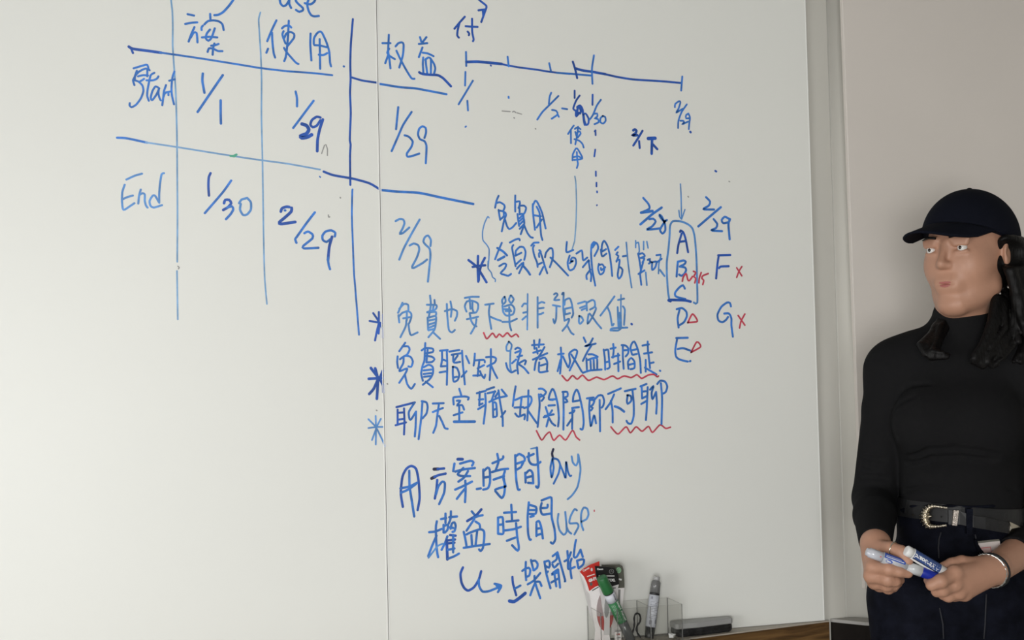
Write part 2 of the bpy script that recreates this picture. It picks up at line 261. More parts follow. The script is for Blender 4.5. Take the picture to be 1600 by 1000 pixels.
WRITING = """
ruled_line|upright pale blue table line by Start and End
 L2.3 267.0,-14.0 267.3,0.0 269.3,18.8 270.0,42.5 269.8,70.0 271.3,95.0 274.0,134.0 275.3,165.0 276.5,215.0 276.9,272.0 277.3,335.0 276.9,409.0
 L2.3 276.5,423.5 277.8,499.0
ruled_line|upright pale blue table line between the first two date columns
 L2.2 406.9,19.4 404.2,31.0 405.6,56.0 407.5,87.5 408.7,125.0 408.5,182.0 410.0,247.0 411.3,335.0 412.0,376.0 413.4,432.0 417.0,475.0
ruled_line|upright blue table line near the panel joint
 D3 551.3,30.0 548.2,68.8 547.3,100.0 547.8,125.0 546.9,145.0 548.0,176.0 546.9,207.0 546.6,220.0 547.8,226.0 546.9,245.0 547.4,289.0
 B2.7 550.8,296.0 550.4,300.0 549.8,337.0 551.3,381.0 553.0,425.0 554.7,446.0 560.9,523.0
ruled_line|blue line sloping under the table headings
 D3.8 201.3,73.0 207.5,76.3 230.0,79.4 252.0,82.5
 B2.8 250.0,82.3 270.0,85.0 317.5,92.0 380.0,102.0 407.5,106.5 448.8,111.3 486.0,114.0 519.0,117.5
 D3 204.5,75.0 207.7,83.0
ruled_line|blue line sloping under the third table heading
 D3 548.0,120.6 565.0,125.6 580.0,128.0 590.6,129.4
 B3.2 592.5,131.0 625.0,136.3 647.5,138.0 672.5,142.5 697.5,147.3
ruled_line|long blue line sloping across the middle of the table
 B3.2 183.0,215.3 198.8,216.3 230.0,223.0
 L2.4 228.0,222.6 276.0,229.8 323.8,237.5 380.0,246.3 410.0,250.6 450.0,256.0 500.0,265.0
 D3.4 505.7,268.2 521.0,273.8 552.0,279.4 577.0,286.4 592.8,295.5
 B3.6 595.5,297.0 620.0,299.4 655.0,301.5 686.0,308.0 717.5,314.4 739.4,318.8
smear|small green smear on the middle table line
 G3 360.0,243.6 365.0,243.6 369.5,241.5
 G2 362.0,244.0 366.0,245.0 369.0,243.0
handwriting|blue handwritten table heading of two characters
 B3 293.1,22.2 303.1,24.4
 B3 289.4,37.5 300.0,35.6 308.1,35.0
 B3 303.8,42.5 298.8,53.8 294.8,65.0
 B3 298.1,58.8 302.5,51.2 306.9,51.2 308.1,58.8 308.5,66.2
 B3 328.4,21.9 328.8,30.0
 B3 315.0,46.9 314.8,43.1 316.9,40.2
 B3 319.4,38.1 325.0,33.1 333.8,31.9 342.5,33.8 347.5,38.1 349.4,46.9
 B3 328.1,46.2 323.1,52.5 321.6,60.0 325.6,63.8 330.6,58.8 335.6,44.4
 B3 315.6,58.5 327.5,57.5 339.4,58.5
 B3 330.0,71.5 336.2,70.6 341.5,68.8
 B3 335.0,68.1 333.1,75.0 332.2,85.6
 B3 324.4,81.2 326.5,75.6 333.1,76.2 340.6,79.8 347.5,80.0
pen_stroke|curved blue pen stroke above the first heading
 B3.2 335.0,23.8 341.2,23.1 348.8,18.8 357.5,9.4 364.4,0.0 366.2,-5.0
handwriting|blue handwritten word use at the top of the board
 B3.2 436.9,-2.5 438.1,5.0 442.5,9.8 447.5,7.5 451.9,0.0 452.1,-3.8
 B3.2 451.9,0.0 451.9,6.2 454.8,12.5
 B3.2 465.0,-3.1 461.9,1.2 467.5,7.5 473.1,12.5 473.1,16.2 467.5,18.5 462.5,15.6
 B3.2 476.2,5.0 485.0,6.9 491.2,2.5 493.1,-3.1
 B3.2 482.8,-2.5 480.0,6.2 481.9,16.2 486.2,23.8 491.2,25.6 498.1,25.0
handwriting|blue handwritten heading meaning use, second column
 B3 431.9,31.9 425.0,46.2 417.5,64.4
 B3 425.0,51.2 425.6,65.0 427.5,82.5 429.8,90.0
 B3 416.2,82.5 418.8,76.2
 B3 440.6,44.4 445.0,40.6 451.9,40.2 455.0,43.1
 B3 451.2,32.5 450.0,56.2 448.1,77.5 446.2,90.0 444.0,95.6
 B3 443.1,48.8 441.2,53.8 443.8,62.5 446.2,68.1
 B3 444.4,58.8 447.5,52.5 453.8,50.0 459.4,53.1 459.4,58.8 455.0,65.0 448.8,72.5
 B3 443.8,75.0 447.5,81.2 455.0,90.0 462.5,98.1 466.2,100.0
 B3 485.2,52.5 484.8,70.0 486.5,94.4
 B3 490.2,68.8 490.6,60.0 495.0,52.5 499.4,49.4 503.1,51.2 510.0,66.2 514.4,81.2 515.6,97.5 517.2,103.8
 B3 491.2,70.6 500.0,71.2 510.0,73.8
 B3 499.4,61.2 499.8,81.2 500.2,107.5
 B3 498.1,85.6 505.0,86.2 511.2,83.1
 B3 537.0,103.8 537.5,104.0
handwriting|blue handwritten word Start with a crossed-out character
 B2.8 208.8,106.9 221.2,103.1 230.0,101.2 231.9,107.5 233.8,110.0
 B2.8 213.8,110.6 210.0,121.2 207.8,125.6 210.0,133.1
 B2.8 210.6,125.6 211.2,118.8 217.5,111.9 226.2,107.5 230.0,108.1 230.0,119.4
 B2.8 215.6,119.4 223.8,117.5 231.2,118.1
 B2.8 208.1,125.0 216.2,127.5 222.5,133.8 224.0,142.5 220.0,153.8 212.5,163.8 205.6,167.5 202.5,165.0 202.8,161.2
 B2.8 219.4,126.9 223.8,124.4 225.0,123.1
 B2.8 241.2,113.8 235.6,117.5 233.1,127.5 230.6,140.0 230.0,150.0 232.5,157.5
 B2.8 228.8,125.6 238.8,125.6 245.0,123.1 247.5,119.4
 B2.8 248.8,138.1 243.1,135.0 238.1,142.5 235.6,152.5 237.5,156.9 243.8,148.8 248.1,140.0
 B2.8 248.1,138.8 247.5,146.2 249.4,153.8 251.2,156.9
 B2.8 259.4,133.1 256.2,142.5 255.0,152.5 253.5,164.4
 B2.8 255.0,152.5 258.1,145.0 265.6,143.1
 B2.8 256.9,146.2 262.5,143.8 263.1,148.8
 B2.8 272.5,111.9 269.4,121.2 267.9,137.5 268.8,150.0 271.9,163.1
 B2.8 264.4,126.2 273.1,124.0
handwriting|blue handwritten date 1/1 in the first table row
 B3.4 316.9,115.0 316.2,126.2 319.4,145.0
 B3.4 348.1,117.5 330.0,143.8 308.8,175.0
 B3.4 344.8,156.9 344.8,177.5 345.2,193.1
handwriting|dark blue handwritten date 1/29 left of the joint
 B3.2 461.9,143.1 464.0,153.8 464.0,166.2
 B3.2 490.0,157.5 475.0,177.5 458.1,200.0
 D5 471.9,193.8 478.8,196.2 482.5,202.5 478.8,208.8 469.4,212.5 471.2,215.6 480.0,214.4 486.9,210.6
 D3.6 500.6,183.8 495.0,182.5 487.5,187.5 485.0,195.0 488.8,198.8 495.0,196.2 500.6,188.1
 D4 504.4,186.9 499.4,202.5 496.2,218.8 495.6,236.2
handwriting|blue handwritten date 1/29 right of the joint
 B3.1 622.2,167.5 620.6,183.8 618.8,201.9
 B3.1 643.1,175.0 630.0,195.0 621.2,215.0 611.9,236.2
 B3.1 632.2,211.5 638.8,213.8 644.8,221.2 642.5,230.0 635.6,240.0 636.9,245.0 646.2,243.1 655.0,240.0
 B3.1 663.1,215.6 665.6,207.5 665.0,200.0 660.0,197.5 655.0,201.2 653.1,210.0 656.2,217.5 663.1,220.6 666.2,227.5 666.0,240.0 665.2,255.0
handwriting|pale blue handwritten word End
 M2.9 197.5,280.6 211.2,274.4 221.9,271.5
 M2.9 194.8,288.8 191.2,300.0 190.6,313.8 191.9,326.2 195.0,327.5 210.0,317.5
 M2.9 191.9,311.2 198.8,308.1 207.5,305.6
 M2.9 220.0,296.2 217.5,305.0 216.0,318.1
 M2.9 217.5,305.0 222.5,301.9 226.2,303.8 226.2,313.8 228.1,321.2 230.6,324.4
 M2.9 248.8,316.9 242.5,306.2 238.8,305.6 233.8,313.8 235.0,321.2 240.0,324.4 253.1,320.6
 M2.9 256.2,270.6 252.5,272.5 250.0,287.5 248.8,302.5 248.8,316.9
handwriting|blue handwritten date 1/30 in the last table row
 D3.4 329.0,270.6 326.2,277.5 325.6,291.2 326.5,305.6
 B3.2 361.2,282.2 347.5,301.2 320.0,333.1
 D3.8 350.0,317.5 351.9,312.5 358.1,312.5 361.2,317.5 356.2,323.8 348.8,328.1
 B3.4 355.0,324.4 362.5,322.5 364.4,327.5 360.0,335.0 353.1,342.5
 M3.2 386.2,309.4 377.5,311.9 373.5,317.5
 M3.2 376.2,318.8 375.0,327.5 380.0,336.2 386.2,335.0 391.9,327.5 391.9,316.2 386.2,309.4
handwriting|blue handwritten date 2/29 left of the joint
 D4 438.8,330.6 440.6,325.6 447.5,323.1 451.9,323.5
 D4.2 455.6,325.0 455.0,330.6 445.0,340.0 436.2,347.5 438.8,350.0 461.2,346.9
 B3.4 445.0,328.8 445.8,328.8
 B3.4 491.9,331.9 478.8,348.8 463.8,370.0 461.2,373.8 463.1,379.4
 B3.4 475.6,364.4 481.2,361.9 488.1,366.2 488.1,372.5 473.8,384.4 475.0,388.1 497.5,387.2
 B3.4 523.1,369.4 523.8,363.8 517.5,360.0 508.8,361.9 503.8,368.1 504.4,375.0 510.0,378.1 516.2,373.8
 D4 518.8,370.0 514.4,386.2 512.5,406.2
 B3.4 512.8,402.5 512.8,408.8 513.8,415.0 515.6,420.6
handwriting|blue handwritten date 2/29 right of the joint
 M3.1 618.1,345.6 623.8,342.5 630.0,343.1 631.9,348.8 628.8,357.5 624.4,365.6 630.0,363.8 639.4,355.6
 M3.1 655.6,343.1 642.5,366.2 631.2,387.5 623.8,405.6
 M3.1 640.0,383.8 646.2,380.6 653.1,383.1 655.0,390.0 651.2,402.5 643.8,416.9 646.2,418.8 660.0,411.2 667.2,405.6
 M3.1 672.5,384.4 673.1,375.0 668.8,368.1 663.8,370.6 661.5,377.5 665.0,382.5 671.2,388.8 672.5,400.0 670.6,420.0 668.5,440.0
handwriting|blue handwritten table heading meaning rights
 B3 597.5,67.5 610.0,67.5
 B3 607.5,54.4 606.5,80.0 608.1,90.0 610.0,106.9
 B3 608.1,76.2 605.0,82.5 608.8,87.5 616.9,92.5
 B3 606.9,85.0 601.9,98.8
 B3 618.1,72.5 622.5,67.5 628.1,66.2 630.6,70.0 629.4,86.2 623.8,105.6
 B3 619.4,79.4 626.2,93.8 635.0,110.0 643.1,122.5 647.5,123.1
 B3 656.2,58.1 658.1,65.0
 B3 666.2,58.1 660.0,66.2
 B3 654.4,68.8 667.5,67.5
 B3 660.0,74.4 654.4,89.4
 B3 660.6,82.5 668.8,83.8 677.2,87.8
 B3 661.2,90.0 660.6,100.0 661.5,113.8
 B3 665.0,92.5 665.6,101.2 667.5,114.4
 B3 664.4,93.8 668.8,90.0 673.1,92.5 673.1,113.8
 B3 672.5,91.2 678.1,100.0 680.0,107.5 678.1,115.0
 D3.6 655.0,113.1 660.0,115.6 672.5,116.9 683.8,117.5 692.5,122.5 704.4,134.8
handwriting|dark blue handwritten character at the start of the time line
 D3 726.2,26.2 719.4,33.8 710.0,45.0
 D3 718.1,35.0 715.0,47.5 714.4,55.6 716.9,58.8
 D3 727.5,41.0 737.5,41.9 746.2,42.2
 D3 737.5,29.4 737.8,50.0 740.0,61.2 739.0,64.4
 D3 730.6,49.4 733.1,52.5 732.5,55.0
arrow|dark blue pen arrow cut by the top of the board
 D3 743.8,-5.0 748.8,0.0 752.5,3.1 760.0,9.4 758.8,15.0 754.4,27.5 751.9,34.4
 D3 747.5,16.2 758.1,14.8
 D3 754.4,16.2 755.0,25.0
 D3 757.5,16.2 754.8,23.8
time_line|dark blue time line with short tick marks
 B2.8 728.1,81.2 728.5,103.1
 D4 728.8,96.9 746.2,96.5 765.0,98.1 783.8,100.0
 D2.8 782.5,99.9 794.4,102.5 812.5,105.6 837.5,108.8 860.6,112.5 890.0,115.6
 B2.8 793.1,88.8 794.8,103.8
 B2.8 858.1,98.8 860.6,110.6
 B2.8 869.5,113.7 899.5,116.0 924.2,118.2
 D3.2 895.0,96.5 898.7,108.5 901.7,122.0
 D3.6 899.5,107.0 910.0,110.0 925.0,112.2 946.0,116.0
 D3 944.5,115.7 964.0,120.2 989.5,124.2 1021.0,126.2 1042.0,127.7 1064.5,129.8
 B2.8 928.0,86.7 925.0,105.5 925.0,117.5 925.7,131.0
 B2.8 1066.0,119.7 1064.2,141.5
handwriting|blue handwritten date 1/1 under the time line
 B2.8 727.2,112.5 726.6,133.8
 B2.8 738.8,126.2 727.5,145.0 716.5,163.1
 B2.8 730.2,157.5 731.2,172.5
 B2.8 794.6,151.2 794.8,153.1
 B2.4 727.0,198.5 728.2,197.5
handwriting|blue handwritten dates 1/2 to 1/30 with a crossed-out number
 B2.7 861.2,145.0 858.8,151.2 857.5,162.5
 B2.7 872.5,150.0 857.5,165.0 847.5,175.0 839.4,186.9
 B2.7 862.5,171.9 868.8,173.1 871.2,178.8 861.9,185.6
 B2.7 871.2,178.8 873.1,182.5
 B2.7 878.1,169.4 886.2,170.6
 D2.8 897.8,141.9 897.8,153.1
 D2.8 905.6,149.4 900.0,157.5 895.6,170.0 900.0,173.1
 D3.2 900.0,173.1 900.0,181.9 905.0,176.2
 D3.4 901.9,167.5 906.2,165.0 910.0,171.2 912.5,190.0 913.8,195.0
 D3.4 902.5,168.8 901.2,180.0
 D3 905.6,168.8 907.5,173.8 906.2,177.5
 D2.8 911.2,178.8 915.0,177.5 919.4,185.0 919.4,192.5 916.2,195.6 913.1,188.8 911.9,180.0
 D2.8 925.9,148.1 925.6,163.8
 B2.7 938.8,156.0 932.5,165.0 926.2,180.0 921.2,186.9
 B2.7 927.5,178.1 933.1,177.5 933.1,182.5 928.8,185.0 934.4,186.2 935.0,191.2 928.8,194.0
 B2.7 941.9,181.2 938.1,185.0 938.1,191.2 942.5,193.1 946.2,188.8 945.6,183.1 941.9,181.2
handwriting|small blue characters written one above the other
 B2.6 896.5,196.2 891.9,202.5 887.5,209.4
 B2.6 891.9,203.8 892.1,223.8
 B2.6 898.1,201.5 902.5,198.8 906.9,201.9
 B2.6 903.1,198.1 901.9,210.0 898.8,225.6
 B2.6 898.8,206.2 900.6,212.5
 B2.6 900.0,208.8 905.0,205.0 907.2,208.8 902.5,215.0
 B2.6 897.5,217.5 905.0,220.0 910.0,225.0 911.9,230.6
 B2.6 894.4,250.6 895.0,241.2 900.0,231.9 903.1,233.8 909.4,245.0 909.4,248.1
 B2.6 896.2,245.6 903.8,244.4 909.4,248.1
 B2.6 901.2,237.5 901.9,250.0 903.0,256.2 901.2,262.5
 B2.6 896.9,250.0 907.5,248.8
dashed_line|short dashes in an upright dotted row
 D2.6 930.2,203.8 930.6,211.2
 D2.6 929.0,205.2 930.5,204.0
 D2.6 930.0,233.8 928.5,244.4
 D2.6 930.9,268.1 931.0,275.0
 D2.6 931.9,285.6 931.9,291.2
 D2.6 932.8,299.0 932.9,300.8
 D2 932.8,320.2 932.4,321.2
pen_stroke|long thin pale blue upright pen line
 L2 898.1,275.6 899.8,287.5 900.6,318.8 899.8,350.0 897.9,375.0 897.5,377.5 893.8,390.0
handwriting|dark blue handwritten note 2/1 with one character
 D3.8 989.4,203.8 991.9,202.2 994.4,204.4 992.5,208.8 987.5,211.9 995.6,211.2
 D3.2 1003.8,204.4 997.5,215.0 989.4,227.5
 D3.2 998.5,220.6 999.4,231.2
 D5 1012.8,216.5 1023.5,216.0
 D4 1018.8,216.2 1018.1,240.0
 D3.6 1020.0,225.6 1026.9,233.1
handwriting|thin blue handwritten date 2/29 under the end of the time line
 B2.6 1054.4,167.5 1055.0,162.5 1061.2,158.1 1063.1,160.0 1060.0,170.0 1056.2,176.2 1062.5,172.5 1066.9,170.0
 B2.6 1073.1,163.1 1065.0,175.0 1060.0,188.8 1059.4,200.0
 B2.6 1063.1,188.8 1067.5,188.8 1068.8,191.2 1065.6,194.4 1075.0,190.0
 B2.6 1075.6,177.5 1071.9,180.0 1071.9,185.0 1078.1,184.4
 B2.6 1075.6,177.5 1078.1,183.8 1076.9,192.5 1076.2,201.9
 D3.4 1078.5,206.0 1079.1,206.8
handwriting|blue handwritten note of three characters under the table
 B2.9 779.0,306.0 776.0,313.0 773.5,324.5
 B2.9 776.5,317.0 781.0,316.0 787.5,320.0 788.5,324.0 786.5,329.0
 B2.9 779.0,328.0 780.0,335.0 781.5,343.5
 B2.9 779.0,329.0 785.0,330.0 790.0,333.0 790.5,337.0 788.0,343.0 784.0,361.5
 B2.9 781.5,343.0 787.0,338.0 787.0,331.0
 B2.9 789.0,343.0 792.0,353.0 795.5,358.0 801.0,355.0 806.5,348.5
 B2.9 805.0,305.5 804.8,320.0 805.0,330.5
 B2.9 806.5,315.5 812.0,314.5 812.0,320.0 810.0,325.0
 B2.9 812.0,321.5 819.0,321.5 822.0,325.0 820.0,332.0 816.0,337.0
 B2.9 811.5,323.0 811.8,335.0
 B2.9 808.5,334.5 809.5,343.0 811.0,353.0
 B2.9 812.0,335.0 817.0,334.0 818.0,340.0
 B2.9 811.5,341.0 816.0,337.0
 B2.9 811.0,346.0 818.0,340.0
 B2.9 811.5,351.0 819.0,344.0
 B2.9 812.0,357.5 818.0,351.0
 B2.9 818.0,340.0 819.0,350.0 813.5,366.0
 B2.9 819.0,352.0 824.0,364.0 829.0,370.5 832.5,371.5
 B2.9 832.5,319.0 832.5,330.0 834.5,348.0 835.8,359.0
 B2.9 832.5,321.0 836.5,313.5 840.0,317.0 847.0,333.0 852.5,357.0
 B2.9 838.5,323.0 843.0,333.0 844.0,350.0 845.5,368.0 847.5,375.0
 B2.9 835.0,336.5 845.0,338.0
 B2.9 846.5,343.0 838.5,355.5
bracket|thin pale blue wavy bracket by the first note
 M1.9 764.0,340.5 762.0,338.5 757.0,349.0 754.0,362.0 754.5,375.0 760.0,382.0 764.0,389.0 764.0,400.0 763.5,408.0 762.5,419.0 762.5,420.0
 M1.9 762.5,408.0 762.5,419.0 767.5,426.0 769.5,433.0 774.0,436.5 773.7,440.0
asterisk|dark blue asterisk beside the first note
 D3.6 732.0,406.5 745.0,417.0 754.0,431.0 760.0,441.0
 D3.6 746.8,400.0 746.5,420.0 747.2,440.0
 D3.6 757.5,403.0 752.0,414.0 748.5,428.0 748.0,438.0
 D3.6 738.5,417.0 748.0,415.5 758.0,414.5
handwriting|blue handwritten line of characters about collecting time
 B2.9 784.0,379.5 779.0,391.0 773.5,405.0
 B3.4 777.0,387.5 786.0,393.0 792.0,399.0
 B3.6 778.0,406.5 788.0,401.0
 B2.9 780.0,416.0 787.0,412.0 791.0,413.0 789.0,419.0 782.0,427.0 787.0,429.0 794.0,431.0 798.5,428.0
 B2.9 796.5,379.0 805.0,374.5 811.0,373.0 812.0,375.5
 B2.9 802.0,383.0 800.0,387.0 803.0,403.0 805.5,416.0
 B2.9 805.5,399.0 806.0,392.0 812.0,386.0 818.0,386.5 821.0,393.0 820.5,400.0 819.0,406.0
 B2.9 805.5,399.5 814.5,395.0
 B2.9 806.0,413.0 814.0,406.0
 B2.9 807.5,420.0 813.0,414.0 818.0,410.0 817.0,416.0
 B2.9 817.0,414.0 811.0,427.0
 B3.4 817.0,415.0 824.0,423.0 828.0,429.0
 B2.9 830.0,384.0 834.0,379.5 841.5,379.0
 B2.9 834.5,383.5 832.5,388.0 835.0,400.0 839.0,410.0 840.0,417.0
 B2.9 839.5,414.0 846.5,410.5
 B2.9 842.5,391.0 845.0,393.0 842.0,396.0 842.5,401.5
 B2.9 844.5,394.0 848.0,405.0 851.5,417.0 855.0,427.0
 B2.9 849.0,417.0 843.0,429.0
 B2.9 851.5,402.0 853.0,395.0 859.0,388.0 863.0,389.0 864.0,398.0 863.0,406.0 859.0,417.5
 B2.9 860.0,402.5 870.0,412.0 887.5,430.5
 B2.9 885.6,378.1 885.0,393.8 895.6,390.6
 B2.9 890.0,399.4 886.9,410.0 888.1,418.8 890.6,422.5 896.2,420.0 900.0,411.2 898.8,403.8 893.8,402.5 891.2,408.8 896.2,406.9 890.0,411.2
 B2.9 900.6,396.2 908.8,391.2 910.0,397.5 911.2,406.9 917.5,402.5
 B2.9 910.6,417.5 920.0,406.2 920.0,410.0 921.9,422.5 923.8,430.0 923.1,439.4
 B2.9 922.5,421.2 916.2,430.0 916.9,436.2
 B2.9 928.1,378.1 924.4,382.5 923.5,397.5 925.6,422.5 930.0,446.2
 B2.9 924.4,386.2 930.0,378.8 933.8,382.5 934.4,388.8 928.8,400.0
 B2.9 930.0,380.6 925.6,386.9
 B2.9 940.0,391.2 940.6,382.5 943.8,376.2 948.8,383.8 952.5,397.5 955.0,416.2 956.5,431.2
 B2.9 938.8,390.0 940.0,398.8 941.9,400.6 947.5,396.2
 B2.9 940.6,393.1 946.9,389.4
 B2.9 935.6,412.5 934.4,420.0 937.5,428.8 942.5,426.2 944.4,418.8 941.2,413.1 937.5,413.8
 B2.9 938.8,418.8 939.4,422.5 945.6,417.5
 B2.9 961.0,390.6 966.2,385.6
 B2.9 965.0,394.4 962.5,397.5 966.2,400.0 963.1,408.8
 B2.9 963.1,407.5 968.1,405.6 966.9,416.2 965.0,430.0 966.9,435.6 971.2,430.0 972.5,421.2 968.8,417.5
 B2.9 973.1,400.6 980.0,399.4
 M2.4 978.5,378.8 980.6,403.8 983.1,425.0 986.9,449.4
 M2.3 993.1,376.2 993.1,386.9
 M2.3 993.8,380.6 997.5,378.8 998.8,392.5 996.9,397.5
 M2.3 1005.6,377.5 1005.6,390.0
 M2.3 1010.6,377.5 1012.5,387.5
 B2.9 996.9,396.2 998.8,405.0 1001.2,422.5 1000.0,427.5 1001.9,445.0
 B2.9 997.5,397.5 1003.8,395.6 1007.5,400.0 1001.2,403.1
 B2.9 1001.2,403.1 1006.9,403.8 1003.8,410.0
 B2.9 1005.0,408.8 1000.0,427.5
 B2.9 997.5,428.1 1006.9,422.5
 M2.5 1008.8,425.6 1010.6,445.6
 B2.9 1011.9,406.2 1015.6,404.4 1015.0,408.1 1017.5,408.8 1013.8,411.9
 B2.9 1018.8,410.0 1018.8,421.9 1023.8,417.5 1025.6,408.8 1018.8,410.0
 B2.9 1025.6,398.8 1031.9,398.1
 M2.3 1032.5,400.0 1029.4,412.5 1028.8,427.5
 B2.9 1026.2,410.0 1033.8,404.4
 M3 1031.2,421.9 1038.1,431.2
handwriting|blue handwritten date 2/28 left of the boxed letters
 B3.2 1005.0,309.4 1013.1,318.8 1014.4,326.2 1001.2,332.5
 B4 1001.9,332.2 1019.4,329.8
 B3.6 1033.8,324.4 1018.8,335.0 1000.6,350.6
 B3.2 1014.4,342.5 1020.6,341.9 1024.4,346.2 1018.8,353.8 1010.6,358.8 1031.2,356.9
 B3.2 1041.9,343.8 1037.5,346.2 1031.2,338.8 1030.0,335.6 1033.8,338.1 1038.8,350.0 1039.4,360.0 1035.0,365.0 1031.2,360.0 1033.8,353.8 1039.4,345.0
arrow|thin pale blue arrow pointing down at the boxed letters
 M2 1063.1,287.5 1064.0,305.0 1064.8,342.5
 M2 1060.6,328.8 1061.9,338.8 1064.8,342.5
 M2 1070.0,327.5 1067.5,335.0 1065.0,342.5
handwriting|blue handwritten date 2/29 right of the boxed letters
 B3.2 1103.1,308.1 1109.4,315.0 1107.5,321.2 1098.8,326.9 1115.6,327.5
 B3.4 1126.2,323.8 1110.0,337.5 1091.0,353.8
 B3.2 1115.0,342.5 1120.6,350.0 1118.8,356.2 1111.2,360.0 1128.1,361.2
 B3.2 1140.0,342.5 1132.5,338.8 1127.5,343.8 1130.0,348.8 1138.8,346.9 1140.6,342.5
 B3.4 1140.0,342.5 1138.1,351.2 1140.0,373.8
box_outline|tall rounded box drawn round the letters A B and C
 M3 1046.0,470.0 1043.6,455.0 1042.0,430.0 1041.8,410.0 1044.5,388.0 1046.2,367.5 1046.9,353.0 1051.2,345.8 1063.8,346.0 1075.0,350.6 1082.0,357.5 1085.6,372.5 1088.0,402.0 1088.8,430.0 1089.5,472.7 1084.0,472.7
 D4 1044.5,469.3 1047.5,470.5
 D3.8 1047.0,468.6 1070.0,469.3 1079.0,471.3
letter|dark blue letter A in the drawn box
 D3.2 1058.0,395.5 1060.0,382.0 1065.0,365.0
 D3.2 1062.5,362.5 1063.0,360.0 1067.5,363.0 1071.0,373.0 1075.0,394.0
 D3.2 1061.0,378.0 1070.0,376.8
letter|blue letter B in the drawn box
 B3.2 1059.0,409.0 1057.0,432.0
 B3.2 1059.0,409.0 1068.0,407.0 1071.5,409.0 1069.0,413.0 1062.0,416.5
 B3.2 1062.0,416.5 1070.0,418.0 1072.0,422.0 1069.0,428.0 1064.5,431.0 1061.0,429.0
letter|dark blue letter F
 D3.2 1122.0,399.0 1141.0,398.5
 D3.2 1123.0,399.0 1121.0,412.0 1118.8,435.0
 D3.2 1123.5,419.0 1126.0,416.5 1138.5,416.0
note|red handwritten note on the drawn box
 R2.6 1066.0,439.5 1067.5,433.0 1072.0,427.5 1074.5,437.0 1077.0,438.5 1082.0,432.0
 R2.6 1083.5,424.0 1087.0,426.0 1084.0,432.0 1087.0,435.0 1085.5,442.0
 R2.6 1095.5,426.0 1092.5,435.0 1092.0,442.0
 R2.6 1106.5,427.5 1098.0,431.0 1096.5,435.0 1099.5,438.0 1098.0,444.5
cross|small red cross beside the letter F
 R2.4 1151.0,418.5 1159.0,431.0
 R2.4 1159.0,416.5 1154.5,424.0 1151.0,433.5
letter|blue letter C in the drawn box
 B3.2 1070.0,451.0 1067.0,445.7 1061.0,449.5 1055.0,457.0 1055.0,462.2 1061.0,465.2 1070.7,467.2
letter|blue letter D under the drawn box
 B3.1 1057.2,483.2 1065.5,481.3 1072.2,487.0 1073.0,494.5 1068.5,503.5 1061.7,508.0
 B3.1 1061.7,484.0 1058.7,497.5 1060.2,511.7
triangle|small red triangle beside the letter D
 R2.6 1074.5,504.2 1082.0,490.7 1089.5,502.0 1074.5,504.2
letter|blue letter E at the foot of the letters
 B3.1 1056.5,528.2 1074.5,527.8
 B3.1 1058.0,529.0 1055.0,547.0 1056.5,557.5 1062.5,562.0 1074.5,565.0
 B3.1 1077.8,564.5 1078.7,563.9
 B3.1 1058.7,545.5 1067.0,544.0 1078.2,547.7
triangle|small red triangle beside the letter E
 R2.5 1079.7,550.7 1088.7,534.2 1094.7,541.7 1079.7,550.7
letter|blue letter G
 B3.1 1142.0,478.7 1140.5,473.5 1136.0,472.7 1127.0,479.5 1121.0,491.5 1122.5,500.5 1128.5,503.5 1134.5,499.7 1137.5,495.2
 B3.1 1131.5,490.0 1139.0,490.0 1142.7,497.5 1142.7,508.0 1145.0,526.0
cross|small red cross beside the letter G
 R2.5 1153.2,493.0 1163.7,508.0
 R2.5 1163.7,490.7 1157.7,502.0 1155.5,512.5
asterisk|dark blue asterisk at the panel joint, upper
 D3 583.1,489.4 588.8,497.5 593.1,505.0
 D3 591.9,487.5 591.9,502.5
 D3 598.8,491.9 596.9,502.5
 D3 577.5,501.5 598.1,505.0
 D3 591.9,505.0 588.8,517.5 586.0,531.9
 D3 592.5,507.5 591.5,521.2
 D3 594.4,507.5 598.1,516.2 600.0,527.5
handwriting|blue line of characters ending at a full stop
 M2.9 628.8,473.1 621.9,488.8
 M2.9 623.8,482.5 631.2,475.0 637.5,476.2 638.1,485.0
 M2.9 622.5,492.5 623.8,503.8
 M2.9 623.8,493.8 628.8,488.8 637.5,486.2 642.5,490.0 642.5,496.2 639.4,505.0
 M2.9 635.6,488.1 635.6,500.0
 M2.9 630.0,497.5 640.0,495.6
 M2.9 635.0,500.0 633.8,510.0 625.6,526.9
 M2.9 638.1,506.2 640.0,518.8 642.5,523.8 652.5,519.4
 M2.9 671.9,461.9 673.1,476.2 670.0,495.0
 M2.9 678.8,468.8 679.4,476.2
 M2.9 666.9,476.2 681.9,476.9 680.0,483.8 667.5,487.5
 M2.9 677.5,476.2 676.2,486.2
 M2.9 667.5,488.1 681.2,487.5 680.6,493.8
 M2.9 668.1,496.2 668.8,515.0
 M2.9 668.1,496.9 680.6,493.8 681.2,502.5 678.8,515.0 669.4,526.9
 M2.9 668.8,501.2 680.0,498.8
 M2.9 669.4,507.5 680.0,503.8
 M2.9 669.4,512.5 680.0,508.1
 M2.9 669.4,516.2 678.8,513.8
 M2.9 676.2,518.8 687.5,529.4
 M2.9 695.0,486.2 706.2,483.1 713.8,486.2 713.8,493.8 710.6,501.2
 M2.9 698.1,475.0 698.8,492.5 701.2,515.0 706.2,519.4 710.6,515.6
 M2.9 703.8,471.2 705.6,482.5 704.4,495.0
 M2.9 726.2,465.6 736.2,463.8 748.1,463.8
 M2.9 728.8,486.9 726.2,478.8 729.4,471.2 737.5,470.0 746.2,473.8 746.9,481.2 743.8,488.1 733.8,489.4
 M2.9 733.8,466.9 735.0,482.5
 M2.9 738.1,471.2 738.1,482.5 740.0,487.5
 M2.9 733.8,489.4 736.2,501.2 740.0,507.5 744.4,510.0
